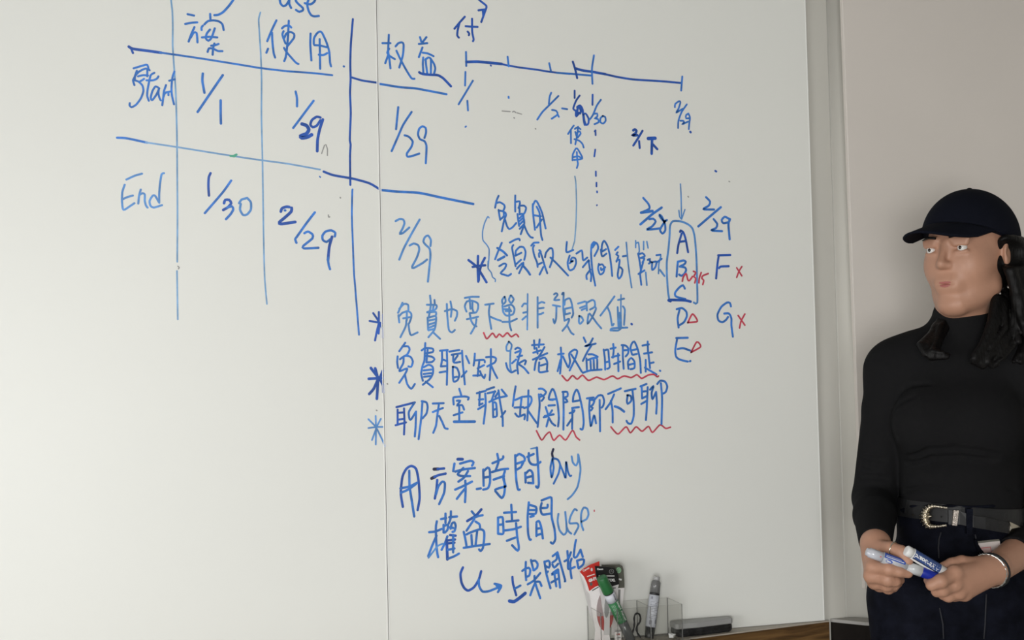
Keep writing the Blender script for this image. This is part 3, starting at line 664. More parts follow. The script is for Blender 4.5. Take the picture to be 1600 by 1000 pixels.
 M2.9 729.4,498.8 738.8,496.9 746.9,495.0
 M2.9 744.4,498.8 742.5,508.8 735.6,521.2
 M2.9 758.1,476.2 771.2,474.4
 M2.9 765.0,477.5 763.8,487.5 765.6,502.5 767.5,513.8
 M2.9 766.2,495.0 775.0,498.8 782.5,501.2
 M2.9 788.1,463.8 784.4,468.8 785.6,475.6 790.0,471.2 788.8,463.8
 M2.9 797.5,461.9 795.0,468.8 798.8,473.8 802.5,467.5 798.8,461.9
 M2.9 785.0,477.5 786.2,487.5 791.2,493.1 801.2,491.2 803.8,482.5 798.8,476.2 788.1,478.8
 M2.9 787.5,483.1 797.5,483.8
 M2.9 790.0,486.2 798.8,486.2
 M2.9 795.6,480.0 796.2,506.2 798.8,516.2
 M2.9 785.0,503.1 797.5,502.5 807.5,498.1
 M2.4 824.4,459.4 823.8,515.0
 M2.9 815.6,478.8 818.8,474.4 823.8,475.0
 M2.9 817.5,488.8 823.8,487.2
 M2.9 816.2,499.4 821.9,494.4
 M2.9 840.0,464.4 840.0,511.9
 M2.9 841.2,474.4 846.2,471.9 850.6,473.1
 M2.9 842.5,481.9 849.4,481.0
 M2.9 841.2,491.2 845.0,490.6 848.8,488.8
 M2.9 865.6,460.0 868.8,458.1 871.2,460.6 865.6,468.8 873.8,468.5
 M2.9 863.8,476.9 875.0,478.8
 M2.9 869.4,478.1 868.8,497.5 866.2,505.6 864.4,498.8
 M2.9 878.1,460.0 880.6,456.9 880.0,480.0 881.9,500.0
 M2.9 881.9,476.2 883.1,468.8 890.0,466.2 893.1,473.8 895.6,490.0 893.1,496.2
 M2.9 883.1,482.5 891.9,480.6
 M2.9 883.1,491.2 890.6,489.4
 M2.9 882.5,485.0 882.8,491.2
 M2.9 881.9,501.2 889.4,498.1 886.2,507.5 878.8,516.9
 M2.9 886.2,508.8 892.5,520.0 896.2,522.5
 M2.9 903.1,474.4 913.8,471.2
 M2.9 906.2,481.2 914.4,478.1
 M2.9 908.8,484.4 914.4,481.9
 M2.9 905.0,493.8 904.4,502.5 906.2,506.2 911.2,500.6 908.1,495.0 905.0,493.8
 M2.9 916.2,471.9 916.9,485.0
 M2.9 916.9,473.1 925.0,468.8 928.8,470.6 929.4,478.8 921.9,483.8
 M2.9 929.4,479.4 931.2,482.5 925.0,496.2 918.1,506.2 918.1,500.0 919.4,491.2
 M2.9 921.2,490.0 926.2,496.2 932.5,505.0 939.4,513.1
 M2.9 960.0,463.1 948.8,478.8 938.1,493.1
 M2.9 948.8,479.4 953.1,490.0 956.2,508.8 958.8,506.2
 M2.9 965.6,468.8 975.0,466.6
 M2.2 970.2,460.6 970.0,482.5 970.6,510.0
 M2.9 965.0,480.0 966.2,510.0
 M2.9 968.1,488.8 968.1,510.0
 M2.9 973.1,478.8 976.2,483.8 975.0,507.5
 M2.9 953.8,516.2 956.2,513.1 980.0,511.9
 M2.9 955.0,516.2 966.2,516.2 971.2,511.9
 D3.4 986.6,506.2 987.2,506.8
wavy_underline|short red wavy underline, uppermost of the four
 R2.5 755.6,520.0 760.6,529.4 769.4,520.6 775.0,527.5 780.0,521.9 785.6,526.2 792.5,520.0 798.8,526.2 806.2,521.9 810.0,526.2
asterisk|bold dark blue asterisk at the panel joint, middle
 D4 579.4,575.0 590.0,588.8
 D4 586.2,575.6 589.4,587.5
 D4 598.1,579.4 593.8,590.0
 D4 576.2,591.9 601.2,590.6
 D4 590.0,593.8 583.8,607.5 576.9,615.6
 D4 590.6,593.8 588.8,623.1
 D4 593.8,592.5 600.0,605.0 601.2,612.5
handwriting|blue line of characters over the long red underline
 B3 633.1,535.6 623.8,548.8
 B3 628.8,541.2 637.5,541.2 640.0,546.2 636.2,553.8 632.5,556.2
 B3 621.2,556.9 620.6,566.2 621.9,575.0
 B3 625.0,561.2 632.5,556.2 641.2,557.5 645.0,565.0 642.5,573.1 638.1,572.5
 B3 630.6,557.5 630.0,567.5 623.8,580.0 636.2,575.6 632.5,585.0 623.8,598.1
 B3 632.5,585.0 636.2,600.0 642.5,607.5 648.1,600.0
 B3 664.4,536.2 663.1,562.5 660.6,570.0
 B3 658.8,547.5 665.0,543.8 676.2,545.0 676.2,550.0 666.2,551.9
 B3 668.1,546.2 666.2,566.2
 B3 665.6,556.2 675.0,557.5 678.8,561.2 675.0,565.6 666.2,566.2
 B3 660.0,571.9 658.1,583.8 660.6,595.0
 B3 661.9,573.8 670.0,570.0 676.2,573.8 676.2,583.8 671.2,592.5 660.6,601.2
 B3 661.9,578.8 673.8,577.5
 B3 661.9,584.4 673.8,583.1
 B3 662.5,588.8 672.5,587.5
 B3 665.0,596.2 676.2,605.0
 B3 687.5,548.1 699.4,546.9
 B3 690.6,548.8 690.6,562.5 688.8,572.5
 B3 698.1,548.1 698.8,572.5 698.1,601.2
 B3 691.9,561.9 697.5,563.8
 B3 688.8,572.5 698.1,571.9
 B3 686.9,581.9 698.8,580.0
 B3 701.9,549.4 717.5,546.9
 B3 705.6,554.4 720.0,551.9
 B3 708.1,554.4 708.8,566.2 718.8,565.6
 B3 715.0,555.6 709.4,563.8
 B3 707.5,573.1 707.5,585.0 708.8,596.2 715.0,593.8 717.5,585.0 713.8,575.0 707.5,573.1
 B3 708.8,590.0 713.8,588.8
 B3 721.9,548.1 723.1,568.8 725.0,587.5 726.2,600.6
 B3 728.8,580.0 721.2,588.8
 B3 728.1,556.2 733.1,567.5
 B3 741.9,552.5 741.2,562.5 740.0,571.2
 B3 742.5,563.1 756.2,562.5 757.5,566.2
 B3 748.8,565.0 747.5,575.0 746.2,587.5
 B3 746.2,575.6 756.2,570.6
 B3 739.4,586.9 751.2,586.2 750.0,580.0
 B3 751.2,583.8 756.2,591.2 758.1,585.6
 B3 766.9,545.6 766.9,563.8 765.0,593.8
 B3 759.4,558.1 770.0,557.5 775.0,560.0 773.1,566.2 761.2,572.5
 B3 767.5,571.2 772.5,582.5 776.9,590.6
 M2.7 795.0,533.8 791.2,541.2 791.9,548.1 797.5,547.5 799.4,538.8 795.0,533.8
 M2.7 797.5,547.5 796.9,570.0 798.8,581.2
 B3 790.6,567.5 793.1,576.2 798.8,581.9 805.6,578.8
 B3 800.0,567.5 806.2,561.9
 B3 805.0,545.6 808.8,543.1 813.8,546.2 812.5,552.5
 B3 805.0,551.2 812.5,548.1
 B3 808.1,557.5 815.6,555.6
 B3 811.9,553.8 808.1,570.0 809.4,583.8
 B3 820.0,569.4 821.9,563.8 818.8,563.1 810.0,568.1
 B3 810.0,568.8 818.8,575.0 825.6,583.1
 B3 831.2,539.4 849.4,538.1
 B3 834.4,531.9 835.0,545.0
 B3 843.1,530.6 841.9,542.5
 B3 850.6,542.5 845.0,552.5 837.5,563.8 835.0,578.1
 B3 833.1,551.2 845.0,547.5
 B3 832.5,561.9 855.0,551.9
 B3 838.1,543.8 840.0,552.5
 B3 842.5,566.2 842.5,581.2 855.6,580.0
 B3 843.1,561.2 851.2,558.8 855.0,566.2 854.4,577.5
 B3 845.0,571.2 852.5,568.8
 B3 876.2,543.1 876.9,560.0 875.0,583.8
 B3 871.9,553.8 880.6,552.5
 B3 875.6,562.5 873.8,570.0 871.2,580.0
 B3 879.4,556.9 885.0,568.8 888.1,574.4 890.6,565.0 889.4,552.5 897.5,546.2 901.9,548.8 898.8,560.0 890.0,578.8
 B3 892.5,553.8 898.8,563.8 908.8,580.6
 B3 911.9,527.5 915.0,534.4
 B3 926.2,528.8 921.2,537.5 913.8,541.2 930.6,536.9
 B3 923.8,540.0 917.5,550.0 910.6,563.8
 B3 919.4,553.8 926.2,553.8 933.8,557.5
 B3 916.2,560.0 916.9,577.5
 B3 918.8,562.5 925.0,560.0 932.5,560.0 933.1,576.2
 B3 922.5,563.8 923.1,576.2
 B3 927.5,561.2 928.1,576.2
 B3 910.6,582.5 922.5,578.8 940.0,577.5
 B3 943.1,546.2 945.0,560.0 945.6,577.5
 B3 945.0,547.5 950.0,546.2 951.2,557.5 952.5,573.8 948.8,576.2
 B3 946.2,566.2 951.2,565.0
 B3 958.1,537.5 958.8,547.5 957.5,558.8
 B3 953.8,545.0 961.9,543.1
 B3 956.2,558.1 967.5,555.0
 B3 959.4,568.8 968.8,565.0
 B3 965.6,552.5 966.2,580.0
 B3 973.1,540.0 973.1,557.5 974.4,576.2
 B3 971.2,539.4 977.5,540.0 981.9,545.0 981.2,552.5 977.5,556.9
 B3 974.4,547.5 980.6,546.9
 B3 987.5,553.8 985.0,543.8 987.5,536.2 991.2,533.8 996.2,545.0 1000.0,562.5 1001.2,582.5
 B3 986.2,547.5 995.0,545.6
 B3 988.8,554.4 995.0,553.1
 B3 981.9,576.2 981.2,565.0 986.2,559.4 991.2,565.0 991.2,575.0 985.0,576.9
 B3 982.5,570.0 990.6,568.1
 B3 1003.8,540.0 1013.8,538.1
 B3 1011.9,533.8 1012.5,552.5
 B3 1006.2,552.5 1018.8,550.6
 B3 1008.8,562.5 1008.8,580.6
 B3 1013.1,553.1 1015.6,575.0
 B3 1015.6,567.5 1021.2,566.2
 B3 1007.5,574.4 1016.2,579.4 1025.6,585.0
 B3 1030.9,579.1 1031.6,579.6
wavy_underline|long red wavy underline, longest of the four
 R2.5 878.1,586.9 886.2,595.0 894.4,586.9 901.9,592.5 910.0,586.2 919.4,594.4 931.9,589.4 943.8,593.1 956.9,587.5 965.0,591.9 975.0,587.5 986.2,590.0 995.0,585.6 1002.5,591.2 1012.5,586.2 1021.2,585.0 1026.9,588.8 1028.8,587.5
asterisk|thin pale blue asterisk at the panel joint, lowest
 M2.5 575.6,655.0 587.5,666.9
 M2.5 586.9,650.0 587.5,667.5
 M2.5 595.0,654.4 588.1,667.5
 M2.5 575.6,668.8 588.1,667.2 598.8,666.9
 M2.5 588.1,668.8 581.2,687.5
 M2.5 587.5,668.8 587.1,694.4
 M2.5 588.8,670.0 595.0,682.5 602.1,698.1
handwriting|blue line of characters over two red underlines
 D3.2 619.4,636.2 638.8,631.2 648.1,628.8
 D3 621.2,640.0 621.2,663.8
 D3 631.2,638.1 631.9,658.8 631.2,678.8
 D3 623.8,645.0 631.2,644.4
 D3 622.5,655.6 631.2,654.4
 D3 618.1,664.4 634.4,660.0
 B3.1 647.5,629.4 638.8,643.8 640.0,655.0 642.5,655.0 650.0,643.1
 B3.1 650.0,643.1 649.4,665.0 648.1,681.9
 B3.1 660.0,626.9 658.1,652.5 654.0,686.2
 B3.1 658.8,626.9 666.2,628.8 668.1,636.2 666.2,646.2 660.0,653.8
 B3.1 676.2,630.6 693.1,630.0
 B3.1 676.2,643.8 691.9,637.5
 B3.1 685.6,632.5 683.1,650.0 681.2,665.0 676.9,676.2
 B3.1 686.2,650.0 691.2,660.0 695.0,668.8 699.4,670.0
 B3.1 717.5,607.5 720.6,617.5
 B3.1 708.8,631.9 708.1,622.5 710.0,620.6 726.2,619.4 732.5,621.2 731.2,624.4
 B3.1 713.8,626.2 719.4,626.2 713.8,633.8 721.9,633.1 725.0,640.0
 B3.1 717.5,636.2 717.5,656.2
 B3.1 708.8,648.8 722.5,644.4
 B4.2 709.6,659.0 741.5,658.8
 B3.1 745.0,614.4 758.8,610.6
 B3.1 749.4,612.5 748.8,633.8
 B3.1 748.1,624.4 755.0,623.8
 B3.1 748.8,632.5 753.8,630.6
 B3.1 746.9,639.4 757.5,633.1
 B3.1 758.1,615.0 758.8,632.5 755.6,661.9
 B3.1 760.6,608.8 771.9,605.0
 B3.1 761.9,614.4 773.8,611.9
 B3.1 773.1,611.2 768.1,625.6
 B3.1 773.8,620.0 778.8,612.5
 B3.1 764.4,628.1 777.5,621.9 791.9,618.8
 B3.1 783.8,608.8 791.9,618.8
 B3.1 770.0,628.8 770.6,651.9
 B3.1 771.2,628.8 775.0,630.0 776.2,650.0 771.2,651.2
 B3.1 772.5,640.0 775.6,638.8
 B3.1 778.8,610.0 781.2,627.5 785.0,650.0 785.6,665.6
 B3.1 789.4,642.5 783.1,651.2
 B3.1 805.6,603.8 803.1,618.8 801.2,634.4
 B3.1 805.0,625.0 816.2,620.0
 B3.1 815.0,620.6 813.1,637.5 812.5,650.0
 B3.1 803.8,636.9 817.5,636.2
 B3.1 805.0,646.2 810.0,651.2 820.0,647.5 819.4,655.0
 B3.1 825.6,610.0 825.0,635.0 823.8,656.9
 B3.1 818.1,620.0 828.8,619.4 830.6,626.2 826.2,635.0 818.8,637.5
 B3.1 825.6,642.5 832.5,652.5 838.8,661.2
 B3.1 841.9,616.2 843.1,633.8 840.0,666.9
 B3.1 841.9,607.5 847.5,607.5 853.1,612.5 850.0,617.5 843.8,620.0
 B3.1 845.0,616.2 850.0,621.2 846.2,626.2
 B3.1 863.8,625.0 857.5,623.8 858.8,616.2 863.1,607.5 866.9,613.8 871.2,631.2 873.1,652.5 871.9,666.2
 B3.1 858.8,624.4 868.8,623.8
 B3.1 856.9,633.8 866.9,633.1
 B3.1 852.5,636.2 856.2,647.5
 B3.1 862.5,641.2 856.2,650.0 849.4,651.9
 B3.1 851.2,650.0 865.0,647.5
 B3.1 857.5,652.5 853.8,666.2
 B3.1 858.1,653.8 862.5,661.2 867.5,665.0
 B3.1 880.0,613.8 880.6,640.0 880.2,671.2
 B3.1 878.8,612.5 886.2,612.5 886.9,618.8 881.9,621.2
 B3.1 881.9,621.2 886.9,627.5 881.2,628.8
 B3.1 895.0,626.2 896.2,617.5 900.6,608.8 904.4,615.0 910.0,640.0 911.9,660.0 910.0,671.2 906.9,670.0
 B3.1 895.0,627.5 905.6,625.6
 B3.1 893.8,637.5 904.4,636.2
 B3.1 894.4,638.8 893.8,670.0
 B3.1 890.0,645.6 896.2,643.8 897.5,641.2
 B3.1 893.8,653.8 886.2,665.0
 B3.1 916.9,622.5 927.5,621.2
 B3.1 921.2,625.0 920.6,641.2 923.1,666.2 928.1,648.8 931.2,661.2
 B3.1 922.5,625.0 928.8,625.0 926.2,632.5 922.5,635.0 926.2,637.5 923.1,641.2
 B3.1 927.5,626.2 935.0,618.1 941.2,618.1 943.8,626.2 942.5,633.8 940.0,636.9
 B3.1 936.9,625.0 937.5,673.8
 B3.1 950.0,615.6 970.0,606.9
 B3.1 959.4,616.2 953.8,628.8 946.2,639.4
 B3.1 954.4,626.2 956.9,641.2 957.2,660.0
 B3.6 960.6,635.0 967.5,637.5 975.0,643.1
 B3.1 976.2,611.2 993.1,607.5
 B3.1 980.6,617.5 979.4,626.2 980.6,631.2 986.2,626.2 985.6,618.8 980.0,617.5
 B3.1 988.1,610.0 990.0,628.8 990.0,650.0 986.2,661.9 981.2,661.2 978.8,657.5
 B3.1 1000.6,603.8 1010.0,600.0
 B3.1 1002.5,605.0 1003.1,621.2
 B3.1 1003.8,611.9 1008.8,611.2
 B3.1 1003.1,622.5 1010.6,618.8
 B3.1 1001.9,631.2 1010.6,626.2
 B3.1 1011.9,605.0 1010.6,635.0 1009.1,656.2
 B3.1 1015.6,608.8 1021.2,603.1 1018.1,613.8 1019.4,623.8 1025.0,612.5
 B3.1 1025.0,612.5 1026.2,628.8 1025.2,646.2
 B3.1 1032.5,598.8 1034.4,622.5 1033.5,662.5
 B3.1 1026.9,600.0 1031.2,595.0 1038.8,596.2 1042.5,603.8 1040.0,612.5 1035.6,615.0
wavy_underline|red wavy underline, lower left of the four
 R2.4 838.1,673.1 846.2,687.5 852.5,680.0 858.8,675.0 862.5,683.8 865.6,688.1 874.4,680.0 883.8,687.5 894.4,672.5 900.0,682.5 905.6,687.5
wavy_underline|red wavy underline, lower right of the four
 R2.4 954.4,666.9 960.0,673.8 966.2,678.1 978.1,666.9 985.0,676.2 993.8,666.9 1003.1,673.8 1013.1,666.2 1019.4,675.6 1031.2,663.8 1040.0,669.4 1047.5,667.5
handwriting|bright blue line of characters ending in the word buy
 D3.6 629.4,791.9 626.2,770.0 628.8,745.0 635.0,732.5 642.5,728.1 650.0,732.5 653.8,750.0 655.6,777.5 652.5,796.9
 B3.5 639.4,735.6 640.0,760.0 643.8,785.0 647.2,806.9
 B3.5 625.6,763.1 640.0,760.0 651.2,754.4
 B3.5 626.2,770.0 637.5,765.0 650.0,756.2
 K4.6 678.1,733.1 685.0,732.8
 D3.6 683.8,733.0 693.8,731.9
 K4.6 674.4,747.5 680.0,744.8
 D3.6 678.8,745.0 685.0,742.5 696.2,740.0
 D3.6 683.1,750.0 681.9,765.0 679.4,778.8
 B3.5 681.2,772.5 685.0,760.0 691.2,752.5 695.0,755.0 693.8,770.0 686.2,787.5
 D4.4 715.2,717.5 722.5,717.5
 B3.5 710.0,724.4 708.1,736.2
 B3.5 718.8,724.4 735.0,720.0 740.0,722.5 737.5,727.5
 B3.5 711.2,736.9 722.5,733.8 741.9,731.2
 B3.5 723.8,731.2 715.0,741.2 722.5,743.8 734.4,743.8
 B3.5 731.2,736.2 725.0,746.2 716.2,752.5
 B3.5 711.2,765.0 722.5,760.0 737.5,752.5
 B3.5 726.9,751.2 727.5,765.0 726.5,784.4
 B3.5 726.2,763.8 720.0,771.2 713.8,779.4
 B3.5 755.0,733.8 755.6,758.8
 B3.5 755.6,736.2 761.9,730.6 765.0,733.8 765.6,752.5 762.5,762.5 755.0,765.0
 B3.5 755.6,746.2 764.4,745.0
 B3.5 745.0,764.0 751.2,763.1
 B3.5 776.9,709.4 778.8,721.2 774.4,735.0
 B3.5 769.4,723.8 785.0,716.9 786.2,713.1
 B3.5 768.8,737.5 782.5,733.8 793.8,732.5
 B3.5 771.2,749.4 787.5,743.8
 B3.5 788.8,736.2 786.2,746.2 790.0,760.0
 B3.5 786.9,746.2 788.8,760.0 787.5,772.5 783.8,778.1 776.2,770.0 773.8,765.0 789.4,760.0
 B3.5 805.0,711.2 805.6,733.8 806.9,752.5 809.4,765.0 811.9,765.0
 B3.5 805.0,713.8 811.2,709.4 818.8,713.8 819.4,720.0 807.5,724.4
 B3.5 817.5,722.5 815.0,727.5
 B3.5 807.5,733.8 813.8,730.0
 B3.5 823.8,713.8 833.8,709.4
 B3.5 826.2,708.1 826.2,718.8 830.0,725.0 837.5,726.2 844.4,721.9
 M2.2 829.4,701.2 838.8,699.4
 B3.5 838.8,699.4 840.6,727.5 841.9,756.2 840.0,762.5 837.5,760.0
 B3.5 820.6,738.8 821.2,753.8
 B3.5 821.2,740.0 827.5,734.4 831.9,738.8 833.1,755.0
 B3.5 822.5,746.2 831.9,743.8
 B3.5 825.0,754.4 833.1,755.0
 K3.4 864.4,701.9 862.5,708.8 864.4,717.5
 B3 863.1,716.2 860.0,731.2 861.9,746.2 865.0,731.2 863.8,716.9 871.2,718.1 875.0,726.2 872.5,740.0 865.0,755.6
 B2.9 875.0,726.2 880.0,737.5 883.8,746.9 884.4,721.2 887.5,737.5 890.6,743.8 892.5,743.1
 M2.9 893.1,713.1 895.0,722.5 900.0,727.5 903.1,720.0 903.1,710.0
 M2.9 903.8,711.2 906.9,733.8 902.5,760.0 893.8,773.8 886.9,780.0
handwriting|bright blue line of characters ending in the word use
 B3.4 670.5,831.5 680.0,830.5 690.0,826.5
 B3.4 682.5,814.5 681.0,824.0 681.5,845.0 683.0,863.0 684.5,870.5
 B3.4 682.0,837.0 675.0,853.0 669.0,869.0
 M2.6 669.5,871.5 676.0,863.0 684.0,853.0 692.0,849.5
 B3.4 689.0,811.0 697.0,809.5
 B3.4 696.0,802.5 696.0,817.0
 B3.4 704.5,799.0 704.0,810.0 701.0,818.0
 B3.4 702.0,808.0 714.0,807.0
 B3.4 693.0,820.0 693.0,832.0
 B3.4 693.0,822.0 700.0,820.0 699.0,828.0 695.0,832.0
 B3.4 704.0,826.0 706.0,818.0 710.0,816.0 712.0,822.0 710.0,830.0 707.0,831.0
 B3.4 703.0,824.0 708.0,825.0
 B3.4 699.0,838.0 695.0,849.0 690.0,859.0
 D4 698.0,844.0 699.0,874.0
 D3.4 703.0,836.0 712.0,837.0
 D3.4 698.0,844.5 711.0,843.0
 D3.4 699.0,849.0 710.0,848.0
 B3.4 708.0,836.0 708.0,863.0
 B3.4 700.0,859.0 710.0,857.0
 B3.4 700.0,873.0 710.0,869.0 717.0,865.0
 B3.4 737.0,799.0 742.0,805.0
 D3.8 752.0,796.0 743.0,806.0 730.0,814.0
 B3.4 740.0,809.0 747.0,806.5 754.0,805.0
 B3.4 741.0,811.0 735.0,820.0 729.0,829.0
 B3.4 743.0,815.0 749.0,819.0 750.0,824.0
 B3.4 724.5,831.0 727.0,842.0 729.0,854.0
 B3.4 729.0,835.0 735.0,832.0 750.0,827.0 756.0,830.0 756.5,840.0 754.5,856.0 751.0,861.0 748.5,858.5
 B3.4 736.5,836.0 737.5,852.0
 B3.4 745.5,830.0 743.0,852.0
 B3.4 724.5,856.0 740.0,853.5 765.0,850.0
 B3.4 778.1,808.8 778.1,833.8
 B3.4 778.8,808.8 785.0,808.1 786.2,820.0 786.2,833.8 778.1,833.8
 B3.4 779.4,820.0 785.0,819.4
 B3.4 798.8,788.8 800.0,813.8
 B3.4 787.5,801.2 806.2,800.0
 B3.4 791.2,815.0 810.0,813.1
 B3.4 788.8,828.8 802.5,826.9 813.8,823.1
 B3.4 806.2,817.5 808.1,838.8 810.6,855.0 808.8,860.6 800.0,851.9
 B3.4 791.9,845.0 805.0,840.0
 B3.4 826.2,785.0 824.4,807.5 825.0,832.5 827.5,843.1 829.4,843.1
 B3.4 826.9,788.8 837.5,792.5 836.9,802.5 827.5,803.1
 B3.4 827.5,796.9 836.2,796.9
 B3.4 828.8,807.5 833.8,806.2
 B3.4 846.2,781.9 860.0,776.9 861.9,781.2 861.9,807.5 866.2,826.2 867.5,842.5 863.8,849.4 860.6,847.5
 B3.4 846.2,786.2 844.4,795.0 847.5,803.8 860.0,802.5
 B3.4 846.2,793.8 855.0,793.1 855.6,788.8
 B3.4 838.1,818.8 838.1,837.5
 B3.4 838.1,816.2 841.9,813.8 845.6,823.8 848.1,841.2
 B3.4 838.8,826.2 845.0,825.0
 B3.4 838.8,836.2 846.2,833.8
 M3 872.5,803.1 871.2,813.8 873.8,827.5 880.6,835.6 885.0,831.2 885.0,820.0 883.1,800.0
 M3 885.0,822.5 888.1,830.0 892.5,833.8
 M3 901.2,797.5 897.5,795.6 891.2,807.5 890.0,817.5 901.2,817.5 903.8,822.5 897.5,835.0
 M3 911.2,828.1 908.1,817.5 908.1,802.5 911.9,793.1 917.5,795.0 919.4,803.8 916.2,811.2 908.8,815.0
 R1.8 928.4,797.2 928.5,799.0
arrow|curly dark blue arrow pointing right at the lowest note
 D3.6 723.2,886.7 719.5,896.5 721.0,910.0 725.5,919.0 731.5,922.7 740.5,917.5 748.0,905.5 751.7,892.7
 B3.4 748.0,905.5 748.7,916.0 754.0,924.2 764.5,923.5 782.5,916.0
 B3.4 772.7,912.2 783.2,915.2 778.0,925.0
 B3.4 775.7,914.5 779.5,919.7
handwriting|blue note of four characters beside the curly arrow
 D3.4 800.5,901.5 801.5,912.0 806.5,930.0
 B3.3 804.5,919.5 813.0,915.0
 D4.8 796.0,939.0 803.0,940.0 812.0,934.0 820.5,927.0
 B3.3 821.5,878.0 821.0,892.0 822.0,906.5
 B3.3 816.0,892.0 820.0,889.0 826.0,887.0 828.5,891.0 827.0,899.0 823.5,901.0
 B3.3 829.5,875.0 833.5,891.0
 B3.3 830.0,877.0 836.0,876.0 840.0,881.0 839.0,887.0 834.5,891.0
 B3.3 824.5,913.0 834.0,907.0 844.0,895.5
 B3.3 835.0,900.0 836.0,910.0 844.0,934.5
 B3.3 835.5,912.0 832.0,920.0 828.5,930.0
 B3.3 838.0,909.0 843.0,909.0 846.0,915.5
 B3.3 850.5,877.5 854.0,898.0 860.0,919.0
 B3.3 851.0,878.0 857.0,876.0 859.0,880.0 858.0,887.0 852.5,884.5
 B3.3 856.0,893.0 854.5,894.5
 B3.3 863.5,869.0 871.0,863.0
 B3.3 871.0,863.0 875.0,878.0 883.0,907.0 882.5,908.5
 B3.3 870.0,865.0 869.5,874.0 863.0,879.0
 B3.3 863.0,882.0 866.0,887.0 872.0,881.0
 B3.3 871.0,890.0 864.0,895.0 862.0,898.0 872.0,894.0
 B3.3 861.5,910.0 872.0,904.0
 B3.3 866.0,895.0 869.0,916.0
 B3.3 872.0,890.0 875.0,918.0
 B3.3 886.5,861.0 887.5,875.0 888.0,889.0 898.0,886.0
 B3.3 892.0,863.0 888.0,873.0 882.0,877.0
 B3.3 893.0,873.0 891.0,880.0 891.5,893.0 893.0,903.5
 B3.3 900.0,843.8 898.5,850.0 896.5,870.0 901.0,870.0 907.0,859.0
 B3.3 907.0,859.0 910.5,870.0
 B3.3 901.5,876.0 903.5,887.0
 B3.3 901.5,876.0 909.0,874.0 912.5,875.0 911.0,882.0 904.0,888.0
smudge|faint grey marker smudges and dots
 S1.6 784.5,173.5 797.0,174.5
 S1.8 801.0,175.0 803.0,174.0 806.0,176.0
 S1.6 808.0,176.5 815.0,178.5
 S2 803.0,184.0 803.6,184.6
 S2 836.5,201.0 837.0,201.6
 D3 1117.5,267.0 1119.0,268.0
 S2 1139.0,283.5 1140.0,284.0
 S2 1075.0,307.0 1075.6,307.8
 S1.8 513.0,336.0 513.6,339.4 515.0,339.0
 S1.8 531.6,308.6 532.0,309.4
 S1.6 507.0,227.0 504.5,234.0 502.5,240.0
 S1.6 509.0,226.0 511.5,233.0 511.5,243.0
 S1.8 278.0,416.0 280.0,418.0 279.0,420.0
 S1.8 605.0,599.5 605.6,600.2
 S1.8 588.0,641.0 589.0,641.6
 S1.8 600.5,622.0 598.0,624.0
 B2 499.5,275.8 500.5,277.0
 D2.4 766.5,102.0 767.2,102.8
"""

INK = {'D': mat('dark_blue_ink', (0.018, 0.092, 0.430), 0.45, noise=(40, 0.35)),
       'B': mat('blue_ink', (0.036, 0.185, 0.600), 0.45, noise=(40, 0.35)),
       'M': mat('mid_blue_ink', (0.095, 0.280, 0.640), 0.45, noise=(40, 0.30)),
       'L': mat('pale_blue_ink', (0.200, 0.385, 0.640), 0.45, noise=(40, 0.25)),
       'K': mat('blackish_ink', (0.014, 0.018, 0.060), 0.45, noise=(60, 0.4)),
       'R': mat('red_ink', (0.560, 0.060, 0.100), 0.45, noise=(40, 0.25)),
       'G': mat('green_ink', (0.090, 0.440, 0.300), 0.45, noise=(40, 0.2)),
       'S': mat('grey_smudge', (0.330, 0.330, 0.320), 0.6, noise=(40, 0.2))}

def ribbon(bm, pts, wd, mi, y):
    """flat ink stroke on the board plane; pts (x,z)"""
    n = len(pts)
    hw = wd/2
    nr = []
    for i in range(n):
        a = pts[max(0, i-1)]; b = pts[min(n-1, i+1)]
        t = np.array(b)-np.array(a); L = np.linalg.norm(t)
        t = t/L if L > 1e-9 else np.array((1., 0.))
        nr.append((t, np.array((-t[1], t[0]))))
    L, R = [], []
    for (p, (t, q)) in zip(pts, nr):
        a = np.array(p)+q*hw; b = np.array(p)-q*hw
        L.append(bm.verts.new((a[0], y, a[1]))); R.append(bm.verts.new((b[0], y, b[1])))
    fs = []
    for i in range(n-1): fs.append(bm.faces.new((L[i], L[i+1], R[i+1], R[i])))
    for end in (0, n-1):
        t, q = nr[end]; sgn = -1 if end == 0 else 1
        arc = [bm.verts.new((*(lambda v: (v[0], y, v[1]))(np.array(pts[end])+hw*(q*math.cos(a)+sgn*t*math.sin(a))),)) for a in [math.pi*k/6 for k in range(1, 6)]]
        fs.append(bm.faces.new([L[end]]+arc+[R[end]]))
    for f in fs: f.material_index = mi

